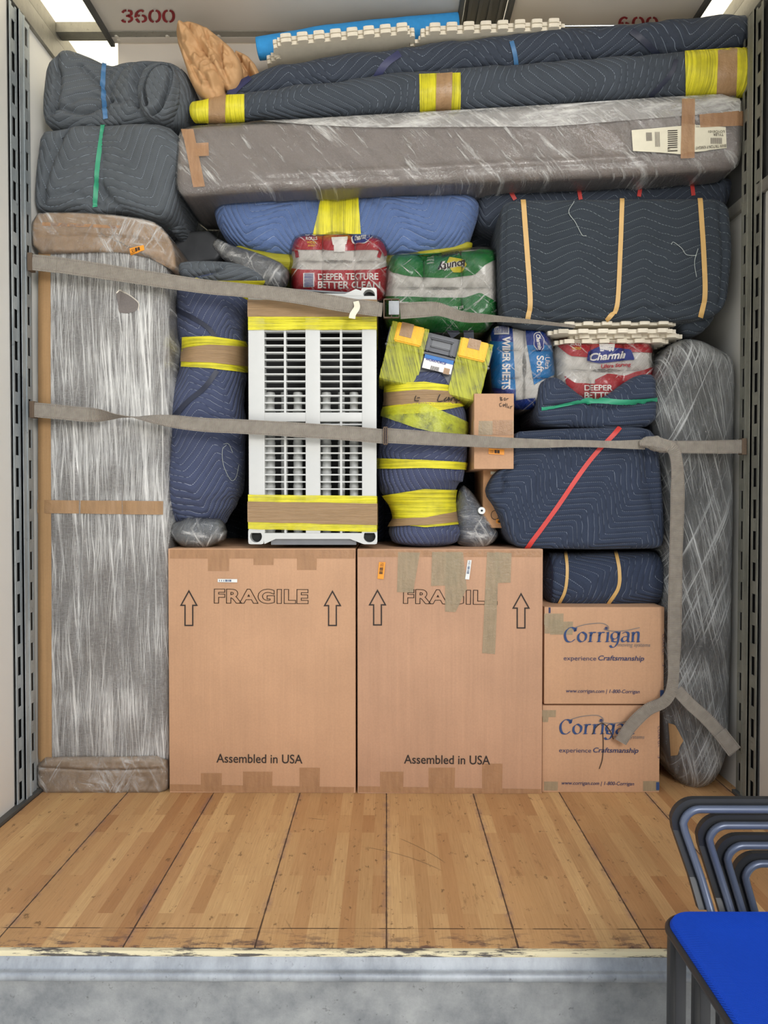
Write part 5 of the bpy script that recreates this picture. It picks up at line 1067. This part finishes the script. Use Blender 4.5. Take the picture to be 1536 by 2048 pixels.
# upper strap
us = empty('cargo_strap', 'upper grey cargo strap, sloping down from the left post to a buckle', 'strap', None)
ribbon('webbing', [(62, 524, 2.30), (110, 529, 2.30), (240, 548, 2.305), (400, 572, 2.31), (480, 580, 2.30), (580, 591, 2.285), (700, 611, 2.285), (765, 620, 2.285)], [31, 31, 30, 29, 28, 27, 28, 30, 27], M['strap'], us)
ribbon('loose_end', [(800, 622, 2.285), (830, 620, 2.29), (870, 618, 2.30), (890, 622, 2.30), (930, 634, 2.31), (1000, 638, 2.32), (1080, 645, 2.33), (1150, 653, 2.335)], [32, 30, 22, 20, 12, 9, 7, 6], M['strap'], us, twist=[(0, 0), (.25, 15), (.4, 35), (1, 40)], n=80)
fitting(56, 524, 2.30, 1, us)
def buckle(cx, cy, Yb, w, h, par, pl=True):
    q = P(cx, cy, Yb); s = Yb/F; bm = bmesh.new(); W_, H_ = w*s/2, h*s/2; t_ = .0035
    for (x0, x1, z0, z1) in ((-W_, W_, H_-t_, H_), (-W_, W_, -H_, -H_+t_), (-W_, -W_+t_, -H_, H_), (W_-t_, W_, -H_, H_), (-t_/2, t_/2, -H_, H_)): add_box(bm, q.x+x0, q.x+x1, Yb-.010, Yb+.002, q.z+z0, q.z+z1)
    b_ = bm_obj('cam_buckle', bm, M['rust'], par, bev=.001)
    if pl: box('buckle_plate', q.x-W_*.35, q.x+W_*.95, Yb-.016, Yb-.008, q.z-H_*.72, q.z+H_*.72, M['sill'], b_, bev=.003)
    return b_
buckle(783, 618, 2.278, 32, 38, us)
tg = ribbon('strap_tag', [(712, 603, 2.278), (714, 615, 2.268), (706, 628, 2.262), (704, 637, 2.262)], [11, 12, 12, 13], M['paper'], us, n=14)
lay = M['strap']
ribbon('stitched_overlap', [(64, 524.5, 2.2975), (113, 530, 2.2975)], 31, lay, us, n=6); ribbon('stitched_overlap', [(716, 613, 2.282), (756, 618.5, 2.282)], 29, lay, us, n=6)
# lower strap
ls = empty('cargo_strap', 'lower grey cargo strap crossing the whole load, twisted once at left', 'strap', None)
ribbon('webbing', [(66, 819, 2.30), (110, 823, 2.30), (170, 829, 2.30), (240, 832, 2.305), (300, 837, 2.305), (400, 849, 2.305), (480, 853, 2.30), (600, 860, 2.285), (700, 867, 2.285), (768, 873, 2.285)], [29, 29, 28, 26, 28, 29, 29, 29, 29], M['strap'], ls, twist=[(0, 0), (.15, 0), (.24, 82), (.29, 98), (.42, 180), (1, 180)], n=110)
ribbon('webbing', [(774, 871, 2.285), (850, 876, 2.29), (930, 881, 2.31), (1000, 885, 2.32), (1080, 887, 2.325), (1160, 887, 2.325), (1230, 889, 2.32), (1290, 889, 2.315)], [30, 28, 25, 22, 18, 14, 14, 20], M['strap'], ls, n=80)
ribbon('webbing', [(1318, 893, 2.305), (1365, 894, 2.305), (1420, 894, 2.30), (1487, 893, 2.30)], [24, 25, 26, 27], M['strap'], ls)
fitting(60, 819, 2.30, 1, ls, .048); fitting(1492, 893, 2.30, -1, ls, .046)
buckle(771, 872, 2.278, 9, 36, ls, False)
kn = roll('knot', [(1283, 888, 9), (1300, 886, 13), (1318, 889, 14), (1334, 895, 12)], 2.305, M['strap'], ls, ry=.8, NS=30, nz=.008, ns=30, bvh=False)
ribbon('stitched_overlap', [(68, 819.5, 2.2975), (110, 823.5, 2.2975)], 29, lay, ls, n=6); ribbon('stitched_overlap', [(1435, 894, 2.2975), (1484, 893, 2.2975)], 27, lay, ls, n=6)
# hanging tails
ribbon('hanging_tail', [(1318, 886, 2.295), (1344, 897, 2.295), (1354, 930, 2.295), (1355, 1000, 2.30), (1352, 1100, 2.305), (1350, 1200, 2.305), (1348, 1300, 2.31), (1345, 1370, 2.31), (1330, 1402, 2.31), (1295, 1420, 2.31), (1262, 1452, 2.315), (1241, 1484, 2.32)], [22, 24, 28, 27, 26, 27, 28, 27, 22, 24, 26, 25], M['strap'], ls, n=140)
ribbon('hanging_tail', [(1354, 1380, 2.315), (1380, 1408, 2.31), (1420, 1445, 2.30), (1470, 1504, 2.295)], [24, 25, 26, 28], M['strap'], ls, n=40)
ribbon('stitched_overlap', [(1440, 1465, 2.292), (1469, 1503, 2.292)], [28, 30], lay, ls, n=8)

# ---------------------------------------------------------------- stack of chairs
M['mesh'] = None
t = NT('blue_mesh_fabric'); o_ = t.mrot(t.obj(), (2600, 2600, 2600), (0, 0, math.radians(28))); s = t.new('SeparateXYZ'); t.con(o_, s.inputs[0])
a = t.math('SINE', s.outputs[0]); b = t.math('SINE', t.math('MULTIPLY', s.outputs[1], 1.)); h = t.math('MULTIPLY', a, b); n = t.noise(t.obj(), 12, 3)
t.set(Base_Color=t.mix(t.rng(h, -.6, .8), lin('07309a'), lin('1c5ce0')), Roughness=.75); t.b.inputs['Specular IOR Level'].default_value = .15; t.l.new(t.bump(h, .0006), t.b.inputs['Normal']); M['mesh'] = t.m
M['ctube'] = plain('chair_tube_grey', '565e70', .32, .25, var=.03); M['cblk'] = plain('chair_black', '242527', .45, var=.04); M['cgrey'] = plain('chair_leg_grey', '3c3d41', .45, var=.04); M['gtape'] = plain('green_tape', '6fd262', .6)
GZ = -.62
def arc(c, r, a0, a1, n=8): return [c+Vector((r*math.cos(a), 0, r*math.sin(a))) for a in np.linspace(a0, a1, n)]
def chair(x0, ys, zs, yb, zb, dxb, label, tape):
    "x0,ys,zs: left far corner of the seat; yb,zb: backrest frame plane and top"
    r = empty('stacking_chair', label, 'chair', 'stacked mesh chairs at lower right'); Wd = .47; Dp = .44
    bm = bmesh.new(); n = 10; ol = []
    for cx, cy, a0 in ((x0+Wd-.05, ys-.05, 0), (x0+.05, ys-.05, math.pi/2), (x0+.05, ys-Dp+.05, math.pi), (x0+Wd-.05, ys-Dp+.05, 1.5*math.pi)):
        for k in range(n): a = a0+k/(n-1)*math.pi/2; ol.append((cx+.05*math.cos(a), cy+.05*math.sin(a)))
    c = (x0+Wd/2, ys-Dp/2); prev = None; prof = [(1., -.018), (1., -.004), (.985, .003), (.96, .004), (.8, -.004), (.5, -.008), (.2, -.010)]
    for s, z in prof:
        rg = [bm.verts.new((c[0]+(p[0]-c[0])*s, c[1]+(p[1]-c[1])*s, zs+z)) for p in ol]
        if prev:
            for k in range(len(ol)): bm.faces.new((prev[k], prev[(k+1) % len(ol)], rg[(k+1) % len(ol)], rg[k]))
        prev = rg
    bm.faces.new(prev); bm_obj('seat_mesh', bm, M['mesh'], r, smooth=True)
    bm = bmesh.new(); pts = [Vector((c[0]+(p[0]-c[0])*1.006, c[1]+(p[1]-c[1])*1.004, zs-.012)) for p in ol]; tube(bm, pts+[pts[0]], .0075, 10); bm_obj('seat_frame', bm, M['cblk'], r, smooth=True)
    # backrest: round tube loop with a dark flat edge band outside it
    xb = x0+dxb; lean = .045
    def loop(x_in, zt, rad, yoff):
        L = Vector((x_in, yb+yoff, zt)); hgt = zt-zs; pts = [Vector((x_in+.036, yb+yoff-.05, zs-.02)), Vector((x_in+.030, yb+yoff-.02, zs+.03)), Vector((x_in+.004, yb+yoff, zt-rad*1.3))]
        pts += [Vector((x_in+rad-rad*math.cos(a), yb+yoff, zt-rad+rad*math.sin(a))) for a in np.linspace(.15, math.pi/2, 9)]; w = Wd-.02
        q = [Vector((2*(x_in+w/2)-p.x, p.y, p.z)) for p in reversed(pts)]; return pts+q
    P_ = loop(xb+.021, zb-.018, .035, 0); bm = bmesh.new(); tube(bm, P_, .0078, 12); bm_obj('back_tube', bm, M['ctube'], r, smooth=True)
    bm = bmesh.new(); O_ = loop(xb, zb, .05, .012); I_ = loop(xb+.024, zb-.022, .035, .012); n_ = len(O_)
    O_ = [p for p in O_]; V = [[bm.verts.new(p+Vector((0, dy, 0))) for p in Q] for dy in (-.004, .010) for Q in (O_, I_)]
    for i in range(n_-1):
        for a_, b_ in ((V[0], V[1]), (V[2], V[3]), (V[0], V[2]), (V[1], V[3])): bm.faces.new((a_[i], a_[i+1], b_[i+1], b_[i]))
    bm_obj('back_edge', bm, M['cblk'], r, smooth=False)
    for sx in (0, 1):
        for fy in (0, 1):
            x = x0+.006+sx*(Wd-.012); y = ys-.03-fy*(Dp-.06); bm = bmesh.new()
            e_ = 1 if sx == 0 else -1; a_, b_ = sorted((x-.004*e_, x+.007*e_)); add_box(bm, a_, b_, y-.008, y+.008, GZ, zs-.012); lg = bm_obj('leg', bm, M['cblk'], r, bev=.003); bm = bmesh.new(); a_, b_ = sorted((x+.007*e_, x+.029*e_)); add_box(bm, a_, b_, y-.004, y+.006, GZ, zs-.013); bm_obj('leg_web', bm, M['cgrey'], lg, bev=.002)
    if tape:
        tx, sh = tape; q = Vector((xb+tx, yb+.004, zb-.003)); bm = bmesh.new()
        vs = [(0, -.014, .004), (.09, -.014, .002), (.09, .016, .002), (0, .016, .004)]; f = [bm.verts.new(q+Vector(v)) for v in vs]; bm.faces.new(f)
        vs = [(0, -.0165, .004), (.09, -.0165, .002), (.09, -.0165, -.020), (.012, -.0165, -.018)]; f = [bm.verts.new(q+Vector(v)) for v in vs]; bm.faces.new(f)
        if sh: f = [bm.verts.new(q+Vector(v)) for v in ((-.018, -.012, .022), (-.004, -.016, .028), (.004, -.010, .016), (.002, .0, .004), (-.012, .0, .006))]; bm.faces.new(f)
        bm_obj('green_tape', bm, M['gtape'], r)
    return r
def cx(px, Y_): return (px-773)*Y_/F
ys = 1.318; zs = 1.02-(1832-998)*ys/F
specs = [(0, 1350, 1605, 1.40, 'topmost chair with blue mesh seat and grey tube back, in the stack at lower right', (.215, True)),
         (1, 1403, 1638, 1.42, 'second chair of the stack, its back loop just inside the largest one', None),
         (2, 1440, 1679, 1.435, 'third chair of the stack, small green tape on its back loop', (.14, False)),
         (3, 1477, 1716, 1.45, 'lowest chair of the stack, with the smallest visible back loop', (.11, False))]
for k, bx, by, Yb, lb_, tp_ in specs:
    x0 = cx(1328, ys)+k*.047; zk = zs-k*.055; zb = 1.02-(by-998)*Yb/F; chair(x0, ys-k*.0, zk, Yb, zb, cx(bx, Yb)-x0, lb_, tp_)

# ---------------------------------------------------------------- give every thing its base as origin
bpy.context.view_layer.update()
for r in ROOTS:
    if r.get('kind') == 'structure': continue
    fam = [r]+list(r.children_recursive); co = []
    for o in fam:
        if o.type == 'MESH' and len(o.data.vertices): a = np.empty(len(o.data.vertices)*3, 'f'); o.data.vertices.foreach_get('co', a); co.append(a.reshape(-1, 3))
    co = np.vstack(co); mn, mx_ = co.min(0), co.max(0); base = Vector(((mn[0]+mx_[0])/2, (mn[1]+mx_[1])/2, mn[2])); T_ = Matrix.Translation(-base)
    for o in fam:
        if o.type == 'MESH': o.data.transform(T_)
    r.location = base
